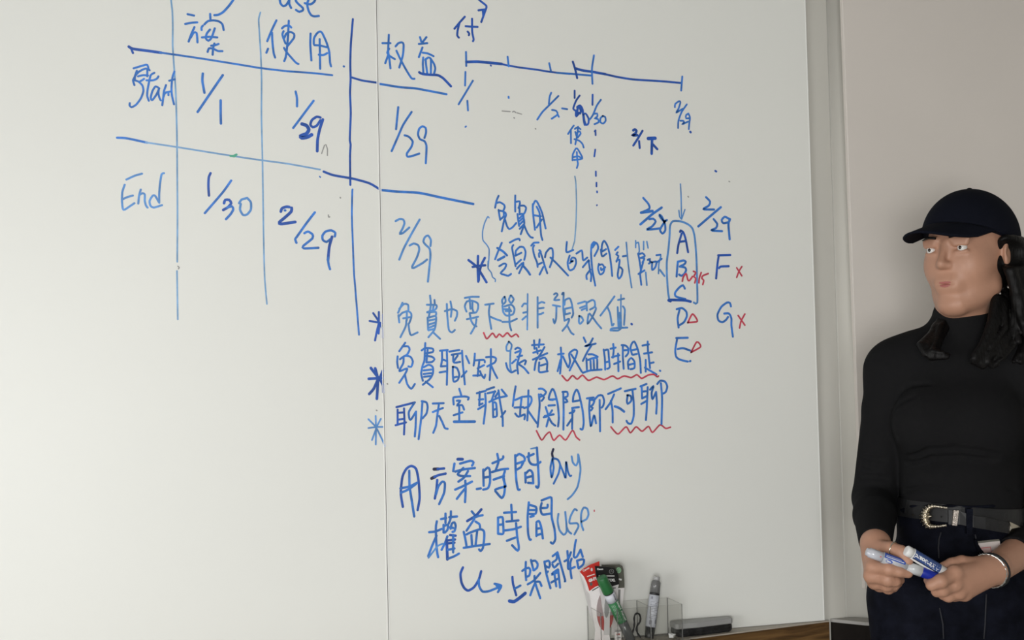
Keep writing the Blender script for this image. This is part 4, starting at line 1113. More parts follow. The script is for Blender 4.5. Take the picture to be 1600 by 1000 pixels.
def parse():
    cur = None
    for ln in WRITING.strip('\n').split('\n'):
        if not ln.startswith(' '):
            if cur: yield cur
            n, l = ln.split('|'); cur = (n, l, [])
        else:
            tk = ln.split()
            cur[2].append((tk[0][0], float(tk[0][1:]), [tuple(map(float, t.split(','))) for t in tk[1:]]))
    yield cur
lay = 0
for name, label, strokes in parse():
    bins = {0: [], 1: []}
    for c, wd, P in strokes:
        Q = catmull(P)
        W = [on_y(p[0], p[1], SURF) for p in Q]
        px = (W[len(W)//2]-CAM).length/F
        if name == 'asterisk' and W[0].x < XS+0.01:     # stays on the left board
            W = [Vector((min(v.x, XS-0.0012), v.y, v.z)) for v in W]
        seg = []; side = None
        for v in W:                              # ink breaks at the joint of the boards
            s = 0 if v.x < XS else 1
            if side is not None and s != side:
                if len(seg) > 1: bins[side].append((c, wd*px*1.1, seg))
                seg = []
            side = s; seg.append((v.x, v.z))
        if len(seg) > 1: bins[side].append((c, wd*px*1.1, seg))
    tot = len(bins[0])+len(bins[1])
    for s, par in ((0, BL), (1, BR)):
        if not bins[s] or (name not in ('ruled_line', 'smudge') and len(bins[s])*3 < tot): continue
        keys = sorted({b[0] for b in bins[s]})
        if name in ('smudge', 'dashed_line'):    # loose marks: each its own part
            groups = [[x] for x in bins[s]]; name2 = {'smudge': 'smudge', 'dashed_line': 'dash'}[name]
        else: groups, name2 = [bins[s]], name
        for grp in groups:
          bm = bmesh.new()
          for k, (c, wd, seg) in enumerate(grp):
            lay += 1
            loc = par.location
            ribbon(bm, [(x-loc.x, z-loc.z) for x, z in seg], wd, keys.index(c), -0.0003-0.000002*(lay % 60))
          me = bpy.data.meshes.new(name2); bm.to_mesh(me); bm.free()
          o = link(name2, me, [INK[k] for k in keys], par)
          o['label'] = label if name2 == name else label.replace('short dashes in', 'dash in').replace('smudges and dots', 'smudge')

# ------------------------------------------------------------------ ledge and low cabinet
zl = zbot-0.0006
beige_top = mat('beige_laminate', (0.42, 0.375, 0.315), 0.45, noise=(8, 0.06))
wood = wood_mat()
w1, w2, w3 = on_z(1297, 969.9, zl), on_z(1142, 988.9, zl), on_z(1076, 997.2, zl)
FRONT = [(w1.x, -0.002), (w2.x, w2.y), (w3.x, w3.y), (1.062, -0.135), (0.80, -0.140), (-1.0, -0.140)]
t = empty('ledge', Vector((0.4, -0.05, 0)), 'brown wooden ledge with a beige top along the foot of the boards', 'ledge')
L0 = Vector((0.4, -0.05))
pl = [(x-L0.x, y-L0.y) for x, y in FRONT]
bm = bmesh.new(); prism(bm, pl+[(-1.4, 0.05+0.0), (w1.x-0.4, 0.05)], zl-0.003, zl)
obj('top', bm, beige_top, t)
bm = bmesh.new()
back = [(x, y+0.022) for x, y in pl]
prism(bm, pl+[(p[0]-(0.03 if i == 0 else 0), min(p[1], 0.049)) for i, p in reversed(list(enumerate(back)))], 0.0, zl-0.0034)
obj('front_board', bm, wood, t)

s0, s1 = on_z(1299, 968, zl), on_z(1352, 973, zl)
dark_panel = mat('dark_brown_panel', (0.011, 0.0085, 0.007), 0.7, noise=(12, 0.3), spec=0.1)
sill_grey = mat('grey_sill', (0.36, 0.345, 0.325), 0.5, noise=(10, 0.05))
t = empty('low_cabinet', Vector((1.8, -0.08, 0)), 'low dark cabinet with a grey top behind the person', 'cabinet')
fp = [(s0.x, THK-0.001), (s1.x, s1.y), (1.545, -0.082), (2.6, -0.10), (2.6, YR-0.001), (XC+rc+0.006, YR-0.001)]
fp += [(XC+rc*math.sin(a)-0.001, THK-rc+rc*math.cos(a)-0.001) for a in [math.radians(78)*i/6 for i in range(6, -1, -1)]]
fp = [(x-1.8, y+0.08) for x, y in fp]
bm = bmesh.new(); prism(bm, fp, zl-0.006, zl+0.001); obj('top', bm, sill_grey, t)
bm = bmesh.new(); prism(bm, [(x+(0.0005 if i < 2 else 0), y+(0.003 if 0 < i < 4 else 0)) for i, (x, y) in enumerate(fp)], 0, zl-0.0062); obj('front_board', bm, dark_panel, t)

# ------------------------------------------------------------------ whiteboard eraser
t = empty('whiteboard_eraser', Vector((1.125, -0.024, zl)), 'grey whiteboard eraser with a black pad lying on the wooden ledge', 'eraser')
er = [(1.0545, -0.040), (1.059, -0.0445), (1.104, -0.0445), (1.112, -0.0432), (1.190, -0.0305), (1.1955, -0.027), (1.194, -0.008), (1.188, -0.004), (1.062, -0.004), (1.0555, -0.008)]
def ring(k, dx=0.0): return [(1.125+(x-1.125)*k-1.125, -0.024+(y+0.024)*k+0.024) for x, y in er]
grey_plastic = mat('grey_plastic', (0.33, 0.33, 0.325), 0.38)
felt = mat('black_felt', (0.014, 0.014, 0.015), 0.30, noise=(90, 0.6), bump=(90, 1.0, (0.5, 0.5, 2), 0.006))
bm = bmesh.new(); prism(bm, ring(1.0), 0.0165, 0.029); obj('handle', bm, grey_plastic, t, bevel=0.003)
bm = bmesh.new()
R_ = [(0.90, 0.0), (0.955, 0.004), (0.965, 0.010), (0.95, 0.0163)]
prev = None
for k, z in R_:
    cur = [bm.verts.new((x, y, z)) for x, y in ring(k)]
    if prev:
        for i in range(len(cur)): bm.faces.new((prev[i], prev[(i+1) % len(cur)], cur[(i+1) % len(cur)], cur[i]))
    else: bm.faces.new(cur)
    prev = cur
bm.faces.new(prev)
obj('pad', bm, felt, t)

# ------------------------------------------------------------------ clear organiser
def clear_mat(name, tint, gloss=0.06):
    m = bpy.data.materials.new(name); m.use_nodes = True
    nt = m.node_tree; nt.nodes.remove(nt.nodes['Principled BSDF'])
    out = nt.nodes['Material Output']
    tr = nt.nodes.new('ShaderNodeBsdfTransparent'); tr.inputs[0].default_value = (*tint, 1)
    gl = nt.nodes.new('ShaderNodeBsdfGlossy'); gl.inputs['Roughness'].default_value = 0.05
    lw = nt.nodes.new('ShaderNodeMath'); lw.operation = 'MULTIPLY_ADD'; lw.inputs[1].default_value = 0.05; lw.inputs[2].default_value = 0.02
    lf = nt.nodes.new('ShaderNodeLayerWeight'); lf.inputs[0].default_value = 0.25; nt.links.new(lf.outputs['Facing'], lw.inputs[0])
    mx = nt.nodes.new('ShaderNodeMixShader')
    nt.links.new(lw.outputs[0], mx.inputs[0]); nt.links.new(tr.outputs[0], mx.inputs[1]); nt.links.new(gl.outputs[0], mx.inputs[2])
    nt.links.new(mx.outputs[0], out.inputs[0])
    return m
acr = clear_mat('clear_acrylic', (0.965, 0.965, 0.96))
acr_edge = mat('acrylic_cut_edge', (0.20, 0.20, 0.195), 0.25, alpha=0.75)
zt = on_y(1040.5, 934, -0.012).z
H = zt-zl
OX, OY = 0.955, -0.06
org = empty('desk_organiser', Vector((OX, OY, zl)), 'clear plastic desk organiser holding markers and refill packs', 'organiser')
def wallp(name, p, q, th=0.0022, z0=0.0022, z1=None, nudge=0.0):
    p, q = Vector((p[0]-OX, p[1]-OY)), Vector((q[0]-OX, q[1]-OY))
    d = (q-p).normalized(); n = Vector((-d.y, d.x))*th/2
    bm = bmesh.new(); prism(bm, [p-n, q-n, q+n, p+n], z0, H if z1 is None else z1)
    o = obj(name, bm, [acr, acr_edge], org)
    for pol in o.data.polygons:
        nn = Vector(pol.normal)
        if abs(nn.z) > 0.5 or abs(nn.x*d.x+nn.y*d.y) > 0.5: pol.material_index = 1
    return o
xl, xm, xr = 0.9065, 0.980, 1.0500
yb, yf = -0.0115, -0.0930
wallp('back_wall', (xl, yb), (xr, yb))
wallp('front_wall', (xl, yf), (xr, yf))
wallp('side_wall', (xr, yb-0.0012), (xr, yf+0.0012))
wallp('side_wall', (xl, yb-0.0012), (xl, yf+0.0012))
wallp('divider', (xm, yb-0.0012), (xm, yf+0.0012), z1=H-0.001)
xa, ya, yc = 0.8615, -0.0345, -0.1190
wallp('side_wall', (xa, ya-0.0012), (xa, yc+0.0012))
wallp('back_wall', (xa-0.0011, ya), (xl-0.0012, ya))
wallp('front_wall', (xa-0.0011, yc), (xl+0.003, yc))
bm = bmesh.new()
prism(bm, [(xa-OX-0.001, yc-OY-0.001), (xl-OX+0.003, yc-OY-0.001), (xl-OX+0.003, yf-OY-0.001), (xr-OX+0.001, yf-OY-0.001), (xr-OX+0.001, yb-OY+0.001), (xl-OX-0.001, yb-OY+0.001), (xl-OX-0.001, ya-OY+0.001), (xa-OX-0.001, ya-OY+0.001)], 0, 0.002)
o = obj('base', bm, [acr, acr_edge], org)
for pol in o.data.polygons:
    if abs(pol.normal.z) < 0.5: pol.material_index = 1
ZF = zl+0.0022          # floor inside the organiser

# ------------------------------------------------------------------ refill packs
white_ink = mat('white_print', (0.78, 0.78, 0.77), 0.5)
def at_line(px, py, ya_, yb_, pya, pyb):
    t_ = (py-pya)/(pyb-pya); return on_y(px, py, ya_+(yb_-ya_)*t_)
def sheet(name, pxs, ya_, yb_, pya, pyb, m, parent, org_, th=0.0016, off=0.0, smooth=False):
    """thin card or pouch whose outline is placed on a leaning plane"""
    bm = bmesh.new()
    P = [at_line(x, y, ya_, yb_, pya, pyb)-org_+Vector((0, off, 0)) for x, y in pxs]
    a = [bm.verts.new(p) for p in P]; b = [bm.verts.new(p+Vector((0, th, 0))) for p in P]
    bm.faces.new(a); bm.faces.new(b)
    for i in range(len(P)): bm.faces.new((a[i], a[(i+1) % len(P)], b[(i+1) % len(P)], b[i]))
    return obj(name, bm, m, parent)
def face_mw(p, ang, dx=0.0):
    """frame on a sheet facing the room: x right (rotated by ang), z towards -y"""
    M = Matrix(((1, 0, 0), (0, 0, -1), (0, 1, 0))).to_4x4()
    return Matrix.Translation(p) @ M @ Matrix.Rotation(ang, 4, 'Z')
red_card = mat('red_card', (0.56, 0.030, 0.022), 0.35, noise=(60, 0.08))
black_card = mat('black_card', (0.006, 0.006, 0.007), 0.3)
olive_card = mat('olive_grey_card', (0.105, 0.105, 0.085), 0.4, noise=(40, 0.05))
white_film = mat('white_film', (0.86, 0.83, 0.82), 0.3, noise=(30, 0.05))
pale_film = mat('pale_film', (0.60, 0.58, 0.575), 0.3, noise=(30, 0.06))
red_fluid = mat('red_fluid', (0.42, 0.085, 0.080), 0.25)
grey_print = mat('grey_print', (0.10, 0.10, 0.10), 0.5)
pink_film = mat('pinkish_film', (0.40, 0.33, 0.33), 0.25)

def pack_origin(px, ya_, yb_, pya, pyb):
    v = at_line(px, pyb, ya_, yb_, pya, pyb); return Vector((v.x, v.y, ZF))
# red pack
A = (-0.054, -0.062, 877, 1006)
o0 = pack_origin(938, *A)
t = empty('refill_pack', o0, 'red and white refill pack leaning at the left in the clear organiser', 'refill pack', 'refill packs in the clear organiser')
sheet('header_card', [(906, 893.5), (912, 888.5), (922, 882.5), (936.5, 877), (937.6, 895), (939.5, 913), (930, 917), (920.8, 923.5), (917, 911), (912.5, 901)], *A, red_card, t, o0)
sheet('sleeve', [(906, 893.8), (912.5, 901), (917, 911), (920.8, 923.5), (930, 917), (939.5, 913), (944, 935), (949, 960), (951, 985), (954, 1003), (929, 1003), (930.5, 985), (925.5, 955), (921.5, 928), (916.5, 922), (911.5, 905)], *A, white_film, t, o0, th=0.0022, off=0.0003)
sheet('fold', [(905.8, 893.8), (912.2, 901.5), (916.8, 911.5), (920.6, 924), (925.5, 955), (928.5, 975), (922, 960), (917.5, 940), (912, 918)], *A, pale_film, t, o0, off=0.0018)
ov = [(945.5+13.5*math.sin(a)+0.16*(-30*math.cos(a))*-1*0.12, 954-31*math.cos(a)) for a in [2*math.pi*i/24 for i in range(24)]]
wn = sheet('window', ov, *A, pink_film, t, o0, th=0.0015, off=-0.0012)
sheet('fluid', [(934.5, 963), (957, 961)]+[(945.5+13.2*math.cos(a), 955+31*math.sin(a)) for a in [math.pi*(0.07+0.86*i/12) for i in range(13)]], *A, red_fluid, wn, o0, th=0.0012, off=-0.0018)
bm = bmesh.new(); lathe(bm, [(0.009, 0), (0.0105, 0.002), (0.0105, 0.006), (0.008, 0.0085)], 20)
obj('cap', bm, red_fluid, t, smooth=False, loc=at_line(936, 1003, *A)-o0+Vector((0.002, -0.0125, 0.0005-(at_line(936, 1003, *A).z-ZF))))
# printing on the red card
def printed(body, size, px, py, ang, A_, o_, par, m=white_ink, bold=0.0):
    p = at_line(px, py, *A_)-o_+Vector((0, -0.0009, 0))
    return text_obj('lettering', body, size, m, par, face_mw(p, ang), bold)
printed('Canon', 0.0058, 915.5, 889.5, math.radians(24), A, o0, t, bold=0.0002)
printed('GI-71', 0.0078, 926, 905.5, math.radians(15), A, o0, t, bold=0.0006)
sheet('hang_hole', [(924.5+1.7*math.cos(a), 890+2.6*math.sin(a)) for a in [2*math.pi*i/12 for i in range(12)]], *A, pale_film, t, o0, th=0.0003, off=-0.0004)
sheet('emblem', [(923.5+2.2*math.cos(a), 912.5+2.8*math.sin(a)) for a in [2*math.pi*i/12 for i in range(12)]], *A, grey_print, t, o0, th=0.0003, off=-0.0004)
sheet('printed_line', [(917, 900.2), (929, 896.4), (929.2, 897.8), (917.3, 901.6)], *A, white_ink, t, o0, th=0.0003, off=-0.0004)
sheet('printed_line', [(925, 922), (935, 916.4), (935.3, 918), (925.5, 923.6)], *A, grey_print, t, o0, th=0.0003, off=-0.0004)
# black pack
A = (-0.066, -0.076, 884, 1000)
o0 = pack_origin(952, *A)
t = empty('refill_pack', o0, 'black and clear refill pack behind the green marker', 'refill pack', 'refill packs in the clear organiser')
sheet('header_card', [(929.6, 884.5), (946, 885.5), (960, 887.3), (964, 892.5), (966.3, 900), (967.2, 913), (955, 916.5), (936, 917), (932.5, 905), (930.8, 895)], *A, black_card, t, o0)
sheet('sleeve', [(936, 917), (955, 916.5), (967.2, 913), (962, 932), (956, 945), (953, 960), (952.5, 992), (944, 992), (944.5, 970), (941.5, 950), (938.5, 930)], *A, pale_film, t, o0, off=0.0003)
wn = sheet('window', [(948.5+4.0*math.sin(a)-0.1*14*math.cos(a)*-1, 945-20*math.cos(a)) for a in [2*math.pi*i/20 for i in range(20)]], *A, mat('grey_film', (0.27, 0.27, 0.265), 0.25), t, o0, th=0.0015, off=-0.0012)
printed('Canon', 0.0050, 937.5, 889.3, math.radians(-3), A, o0, t, bold=0.0002)
printed('71XL', 0.0070, 955.5, 906.5, math.radians(-4), A, o0, t, bold=0.0005)
sheet('printed_line', [(935.5, 899), (960, 899.2), (960, 900.6), (935.5, 900.4)], *A, white_ink, t, o0, th=0.0003, off=-0.0004)
sheet('printed_line', [(941, 919.4), (962, 917.8), (962, 919.4), (941, 921)], *A, grey_print, t, o0, th=0.0003, off=-0.0004)
def ringmark(px, py, r, A_, o_, par, m, name='emblem', rt=0.00035):
    bm = bmesh.new()
    c = at_line(px, py, *A_)-o_+Vector((0, -0.0006, 0))
    tube(bm, [c+Vector((r*math.cos(a), 0, r*math.sin(a))) for a in [2*math.pi*i/20 for i in range(20)]], rt, 6, True)
    tube(bm, [c+Vector((-r*0.5, 0, -r*0.4)), c+Vector((0, 0, r*0.5)), c+Vector((r*0.5, 0, -r*0.4))], rt, 6)
    obj(name, bm, m, par)
ringmark(955.3, 893, 0.0048, A, o0, t, grey_plastic)
# olive grey pack
A = (-0.042, -0.050, 882, 1000)
o0 = pack_origin(962, *A)
t = empty('refill_pack', o0, 'olive grey topped refill pack at the back, beside the black one', 'refill pack', 'refill packs in the clear organiser')
sheet('header_card', [(940, 882.3), (968, 882), (972.5, 884.5), (974.3, 890), (975.5, 905), (975.8, 918.5), (962, 919), (944, 917)], *A, olive_card, t, o0)
sheet('sleeve', [(944, 917), (962, 919), (975.8, 918.5), (973.5, 938), (972, 962), (970, 992), (956, 992), (955, 960)], *A, white_film, t, o0, off=0.0003)
sheet('window', [(966, 921), (969.5, 921), (968.7, 940), (967, 960), (965, 960)], *A, mat('grey_film', (0.27, 0.27, 0.265), 0.25), t, o0, th=0.0004, off=-0.0004)
mint = mat('mint_print', (0.33, 0.62, 0.36), 0.5)
sheet('emblem', [(966.5+3.9*math.cos(a), 891+4.6*math.sin(a)) for a in [2*math.pi*i/20 for i in range(20)]], *A, mint, t, o0, th=0.0003, off=-0.0004)
ringmark(966.5, 891, 0.0036, A, o0, t, olive_card, 'emblem_mark')
sheet('printed_line', [(967, 903.5), (971.5, 904.6), (971, 907.2), (966.5, 906)], *A, white_ink, t, o0, th=0.0003, off=-0.0004)

# ------------------------------------------------------------------ markers in the organiser
green_plastic = mat('green_plastic', (0.020, 0.135, 0.040), 0.4)
green_label = mat('green_label', (0.030, 0.180, 0.065), 0.45)
label_white = mat('label_white', (0.60, 0.62, 0.68), 0.45)
smoke = mat('smoky_barrel', (0.085, 0.090, 0.092), 0.2)
black_ink = mat('black_print', (0.012, 0.012, 0.016), 0.5)
def part_lathe(name, prof, m, parent, seg=28, smooth=True):
    bm = bmesh.new(); lathe(bm, prof, seg)
    o = obj(name, bm, m, parent)
    for p in o.data.polygons: p.use_smooth = abs(p.normal.z) < 0.9
    return o
def wrapped(name, body, r, z, size, m, parent, turn=0.0, along=1, bold=0.0, base=0.0):
    """lettering bent round a barrel of radius r, reading along the barrel"""
    c = bpy.data.curves.new(name, 'FONT'); c.body = body; c.size = size; c.align_x = 'CENTER'; c.align_y = 'CENTER'; c.offset = bold
    tt = bpy.data.objects.new(name, c); COL.objects.link(tt)
    dg = bpy.context.evaluated_depsgraph_get()
    me = bpy.data.meshes.new_from_object(tt.evaluated_get(dg))
    bpy.data.objects.remove(tt); bpy.data.curves.remove(c)
    for v in me.vertices:
        x, y = v.co.x, v.co.y
        a = turn - along*y/r
        v.co = Vector((r*math.cos(a), r*math.sin(a), z+along*x))
    me.name = name
    return link(name, me, m, parent)
# green marker: axis from its bottom to the top of the cap
ga, gb = on_y(987.5, 1004, -0.063), on_y(939.5, 901.5, -0.091)
GL = (gb-ga).length
ga = ga+(gb-ga)*((ZF+0.004-ga.z)/(gb.z-ga.z)); GL = (gb-ga).length
t = empty('marker', axis_matrix(ga, gb, (0.15, -1, 0)), 'green capped whiteboard marker leaning to the left in the clear organiser', 'marker', 'markers in the clear organiser')
r = 0.0114
c0 = GL-0.0385; l0 = GL-0.110
part_lathe('barrel', [(r*0.80, 0), (r*0.86, 0.001), (r*0.90, l0+0.004)], smoke, t)
part_lathe('barrel_sleeve', [(r*0.985, l0), (r, l0+0.001), (r, l0+0.050)], green_label, t)
part_lathe('label', [(r, l0+0.0502), (r, c0-0.0020)], label_white, t)
part_lathe('collar', [(r*0.90, c0-0.0019), (r*0.90, c0+0.001)], black_ink, t)
part_lathe('cap', [(r*1.05, c0+0.0012), (r*1.07, c0+0.002), (r*1.00, c0+0.026), (r*0.96, GL-0.003), (r*0.86, GL-0.0006), (r*0.5, GL)], green_plastic, t)
wrapped('lettering', 'Board Marker', r*1.01, l0+0.025, 0.0085, white_ink, t, turn=0.45, along=-1, bold=0.0002)
wrapped('lettering', 'Artline', r*1.01, l0+0.0585, 0.0062, black_ink, t, turn=0.35, along=-1, bold=0.0002)
for k in range(3):
    bm = bmesh.new()
    for a in range(5):
        p = [(r*1.008*math.cos(b), r*1.008*math.sin(b)) for b in (-0.35-0.28*k-0.05, -0.35-0.28*k+0.03)]
        za = l0+0.006+a*0.0085
        v = [bm.verts.new((*p[0], za)), bm.verts.new((*p[1], za)), bm.verts.new((*p[1], za+0.006)), bm.verts.new((*p[0], za+0.006))]
        bm.faces.new(v)
    obj('small_print', bm, mat('pale_green_print', (0.30, 0.42, 0.32), 0.5), t)
# grey marker
ga, gb = on_y(1013.3, 1003, -0.050), on_y(1026.3, 900.5, -0.036)
ga = ga+(gb-ga)*((ZF+0.003-ga.z)/(gb.z-ga.z)); GL = (gb-ga).length
t = empty('marker', axis_matrix(ga, gb, (0.0, -1, 0)), 'grey whiteboard marker with a white label standing in the clear organiser', 'marker', 'markers in the clear organiser')
r = 0.0112
k = GL/0.142
grey_clear = mat('smoky_grey_plug', (0.40, 0.40, 0.40), 0.25)
part_lathe('cap', [(r*0.80, 0), (r*0.86, 0.002), (r*0.97, GL-0.106)], mat('dark_grey_cap', (0.022, 0.022, 0.024), 0.35), t)
part_lathe('barrel', [(r, GL-0.1058), (r, GL-0.0392)], label_white, t)
part_lathe('collar', [(r*0.985, GL-0.039), (r*0.985, GL-0.034)], mat('dark_grey_cap', (0.022, 0.022, 0.024), 0.35), t)
part_lathe('end_plug', [(r*0.96, GL-0.0338), (r*0.90, GL-0.0125), (r*0.66, GL-0.0085)], mat('smoky_plug', (0.15, 0.15, 0.15), 0.2), t, seg=10)
part_lathe('plug_tip', [(r*0.64, GL-0.0084), (r*0.62, GL-0.002), (r*0.50, GL)], grey_clear, t)
for j, (zz, txt, sz) in enumerate(((GL-0.047, 'M', 0.0050),)):
    pass
bm = bmesh.new()
def patch(bm, a0, a1, z0, z1, rr, n=6):
    vs = [[bm.verts.new((rr*math.cos(a0+(a1-a0)*i/n), rr*math.sin(a0+(a1-a0)*i/n), z)) for i in range(n+1)] for z in (z0, z1)]
    for i in range(n): bm.faces.new((vs[0][i], vs[0][i+1], vs[1][i+1], vs[1][i]))
random.seed(4)
for row in range(11):
    z = GL-0.054-row*0.0034
    a = -0.95
    while a < 0.75:
        wd_ = random.uniform(0.12, 0.34)
        if random.random() < 0.72: patch(bm, a, a+wd_, z, z+0.0013, r*1.006, 3)
        a += wd_+0.09
patch(bm, -0.95, -0.62, GL-0.0480, GL-0.0430, r*1.006)
patch(bm, 0.35, 0.65, GL-0.098, GL-0.089, r*1.006)
patch(bm, -0.75, -0.25, GL-0.101, GL-0.092, r*1.006)
obj('small_print', bm, mat('grey_blue_print', (0.20, 0.20, 0.24), 0.5), t)
bm = bmesh.new(); patch(bm, 0.78, 1.5, GL-0.105, GL-0.0395, r*1.007)
obj('stripe', bm, mat('dark_grey_stripe', (0.075, 0.075, 0.08), 0.4), t)

# small white refill box in the middle compartment
p = on_y(961.5, 992, -0.066)
t = empty('refill_box', Vector((max(p.x, xl+0.0095), -0.066, ZF)), 'tiny white box with red print behind the green marker in the organiser', 'box')
bm = bmesh.new(); box(bm, -0.0065, 0.0065, -0.004, 0.004, 0, 0.026); obj('carton', bm, white_film, t, bevel=0.0008)
bm = bmesh.new(); box(bm, -0.0045, 0.0030, -0.0044, -0.0039, 0.0195, 0.0225); obj('printed_line', bm, red_fluid, t)
bm = bmesh.new(); box(bm, -0.0040, 0.0042, -0.0044, -0.0039, 0.0130, 0.0145); obj('printed_line', bm, grey_print, t)

# black cord loop and paper scrap inside the organiser
cp = [(987.6, 990.5, .066), (988.6, 987.5, .066), (990.2, 982, .064), (991.2, 974, .062), (991, 966, .062), (992.3, 960.5, .062), (995.5, 958.3, .060), (999, 960, .058), (1000.8, 966, .056), (999.6, 972.5, .054), (996.2, 976.5, .052), (994.5, 983, .050), (996.5, 990, .052), (1001, 996, .060)]
P = [on_y(x, y, -d) for x, y, d in cp]
P = [Vector(p) for p in catmull([np.array(p)*2000 for p in P])]
P = [p/2000 for p in P]
lo = Vector((P[0].x, P[0].y, ZF))
dz = min(p.z for p in P)-0.0010-ZF
bm = bmesh.new(); tube(bm, [p-lo-Vector((0, 0, dz*0)) for p in P], [0.0016+0.0006*abs(math.sin(i*0.35)) for i in range(len(P))], 8)
o = obj('cord_loop', bm, mat('black_rubber', (0.012, 0.012, 0.012), 0.5), smooth=True, loc=lo)
tag(o, 'thin black cord loop inside the clear organiser', 'cord')
sp = [on_y(x, y, -0.060) for x, y in ((1052.0, 990.5), (1055, 990.8), (1061.5, 991.2), (1063.8, 992.2), (1061.8, 998.2), (1058, 997), (1053, 997.6))]
bm = bmesh.new()
base = Vector((on_y(1058, 996, -0.06).x-0.018, -0.06, ZF))
vs = []
for i, p in enumerate(sp):
    vs.append(bm.verts.new(p-sp[6]+Vector((0, 0.006*math.sin(i*2.1), 0.0010))))
cv = bm.verts.new((sp[2]+sp[5])/2-sp[6]+Vector((-0.003, -0.007, 0.002)))
for i in range(len(vs)): bm.faces.new((vs[i], vs[(i+1) % len(vs)], cv))
o = obj('paper_scrap', bm, mat('white_paper', (0.80, 0.80, 0.80), 0.6), loc=Vector((on_y(1053, 997.6, -0.06).x-0.010, -0.058, ZF+0.0012)))
md = o.modifiers.new('thickness', 'SOLIDIFY'); md.thickness = 0.0006
tag(o, 'small crumpled white paper scrap in the clear organiser', 'paper')

# ------------------------------------------------------------------ person
ZP = 2.44                                  # distance of the person along the view
CFH = Vector((math.sin(YAW), math.cos(YAW), 0)); CRH = Vector((math.cos(YAW), -math.sin(YAW), 0))
_d = ray(1490, 560); _b = CAM+_d*(ZP/_d.dot(CFH))
PB = Vector((_b.x, _b.y, 0.0))             # on the floor under the neck
PM = Matrix.Translation(PB) @ Matrix.Rotation(-YAW, 4, 'Z')   # x image right, y away, z up
PMI = PM.inverted()
def J(px, py, v=0.0):
    """local point (x right, y away from the camera, z up) seen at a pixel, v metres nearer than the neck"""
    d = ray(px, py); return np.array(PMI @ (CAM+d*((ZP-v)/d.dot(CFH))))
CAML = np.array(PMI @ CAM)
def sub(a, b, t): return np.array(a)*(1-t)+np.array(b)*t

class SDF:
    def __init__(s): s.p = []
    def cap(s, a, b, ra, rb=None, k=0.02):
        s.p.append(('c', np.array(a, float), np.array(b, float), ra, ra if rb is None else rb, k)); return s
    def ell(s, c, r, yaw=0.0, k=0.02, pit=0.0):
        R = np.array(Matrix.Rotation(yaw, 3, 'Z') @ Matrix.Rotation(pit, 3, 'Y'))
        s.p.append(('e', np.array(c, float), np.array(r, float), R, 0, k)); return s
    def cut(s, a, b, ra, rb=None, k=0.006):
        s.p.append(('s', np.array(a, float), np.array(b, float), ra, ra if rb is None else rb, k)); return s
    def plane(s, c, n, k=0.003):           # keep the side n points to
        s.p.append(('p', np.array(c, float), np.array(n, float)/np.linalg.norm(n), 0, 0, k)); return s
    @staticmethod
    def d1(q, P):
        t = q[0]
        if t in 'cs':
            a, b, ra, rb = q[1:5]; ba = b-a; h = np.clip(((P-a)@ba)/max(ba@ba, 1e-12), 0, 1)
            return np.linalg.norm(P-a-h[..., None]*ba, axis=-1)-(ra+(rb-ra)*h)
        if t == 'e':
            c, r, R = q[1:4]; L = (P-c)@R
            k0 = np.linalg.norm(L/r, axis=-1); k1 = np.linalg.norm(L/(r*r), axis=-1)
            return k0*(k0-1)/np.maximum(k1, 1e-9)
        return -((P-q[1])@q[2])
    def ev(s, P):
        d = np.full(P.shape[:-1], 1e3)
        for q in s.p:
            d = s.comb(d, s.d1(q, P), q)
        return d
    @staticmethod
    def comb(d, e, q):
        k = q[5]
        if q[0] in 'ce':
            h = np.clip(0.5+0.5*(d-e)/k, 0, 1); return d*(1-h)+e*h-k*h*(1-h)
        if q[0] == 's': e = -e
        h = np.clip(0.5-0.5*(d-e)/k, 0, 1); return d*(1-h)+e*h+k*h*(1-h)
    def bounds(s):
        lo, hi = np.full(3, 1e9), np.full(3, -1e9)
        for q in s.p:
            if q[0] == 'c':
                r = max(q[3], q[4]); lo = np.minimum(lo, np.minimum(q[1], q[2])-r); hi = np.maximum(hi, np.maximum(q[1], q[2])+r)
            elif q[0] == 'e':
                r = q[2].max(); lo = np.minimum(lo, q[1]-r); hi = np.maximum(hi, q[1]+r)
        return lo-0.012, hi+0.012
    def mesh(s, vox):
        lo, hi = s.bounds(); n = np.ceil((hi-lo)/vox).astype(int)+2
        D = np.full(n, 0.5, np.float32)
        ax = [lo[i]+vox*np.arange(n[i]) for i in range(3)]
        for q in s.p:
            if q[0] == 'p': i0, i1 = np.zeros(3, int), n
            else:
                if q[0] == 'e': m = np.full(3, q[2].max()); a, b = q[1]-m, q[1]+m
                else: r = max(q[3], q[4]); a, b = np.minimum(q[1], q[2])-r, np.maximum(q[1], q[2])+r
                mg = q[5]+3*vox
                i0 = np.clip(((a-mg-lo)/vox).astype(int), 0, n-1); i1 = np.clip(((b+mg-lo)/vox).astype(int)+2, 1, n)
            sl = tuple(slice(i0[i], i1[i]) for i in range(3))
            G = np.stack(np.meshgrid(*[ax[i][sl[i]] for i in range(3)], indexing='ij'), -1)
            D[sl] = s.comb(D[sl], s.d1(q, G), q)
        return nets(D, lo, vox)

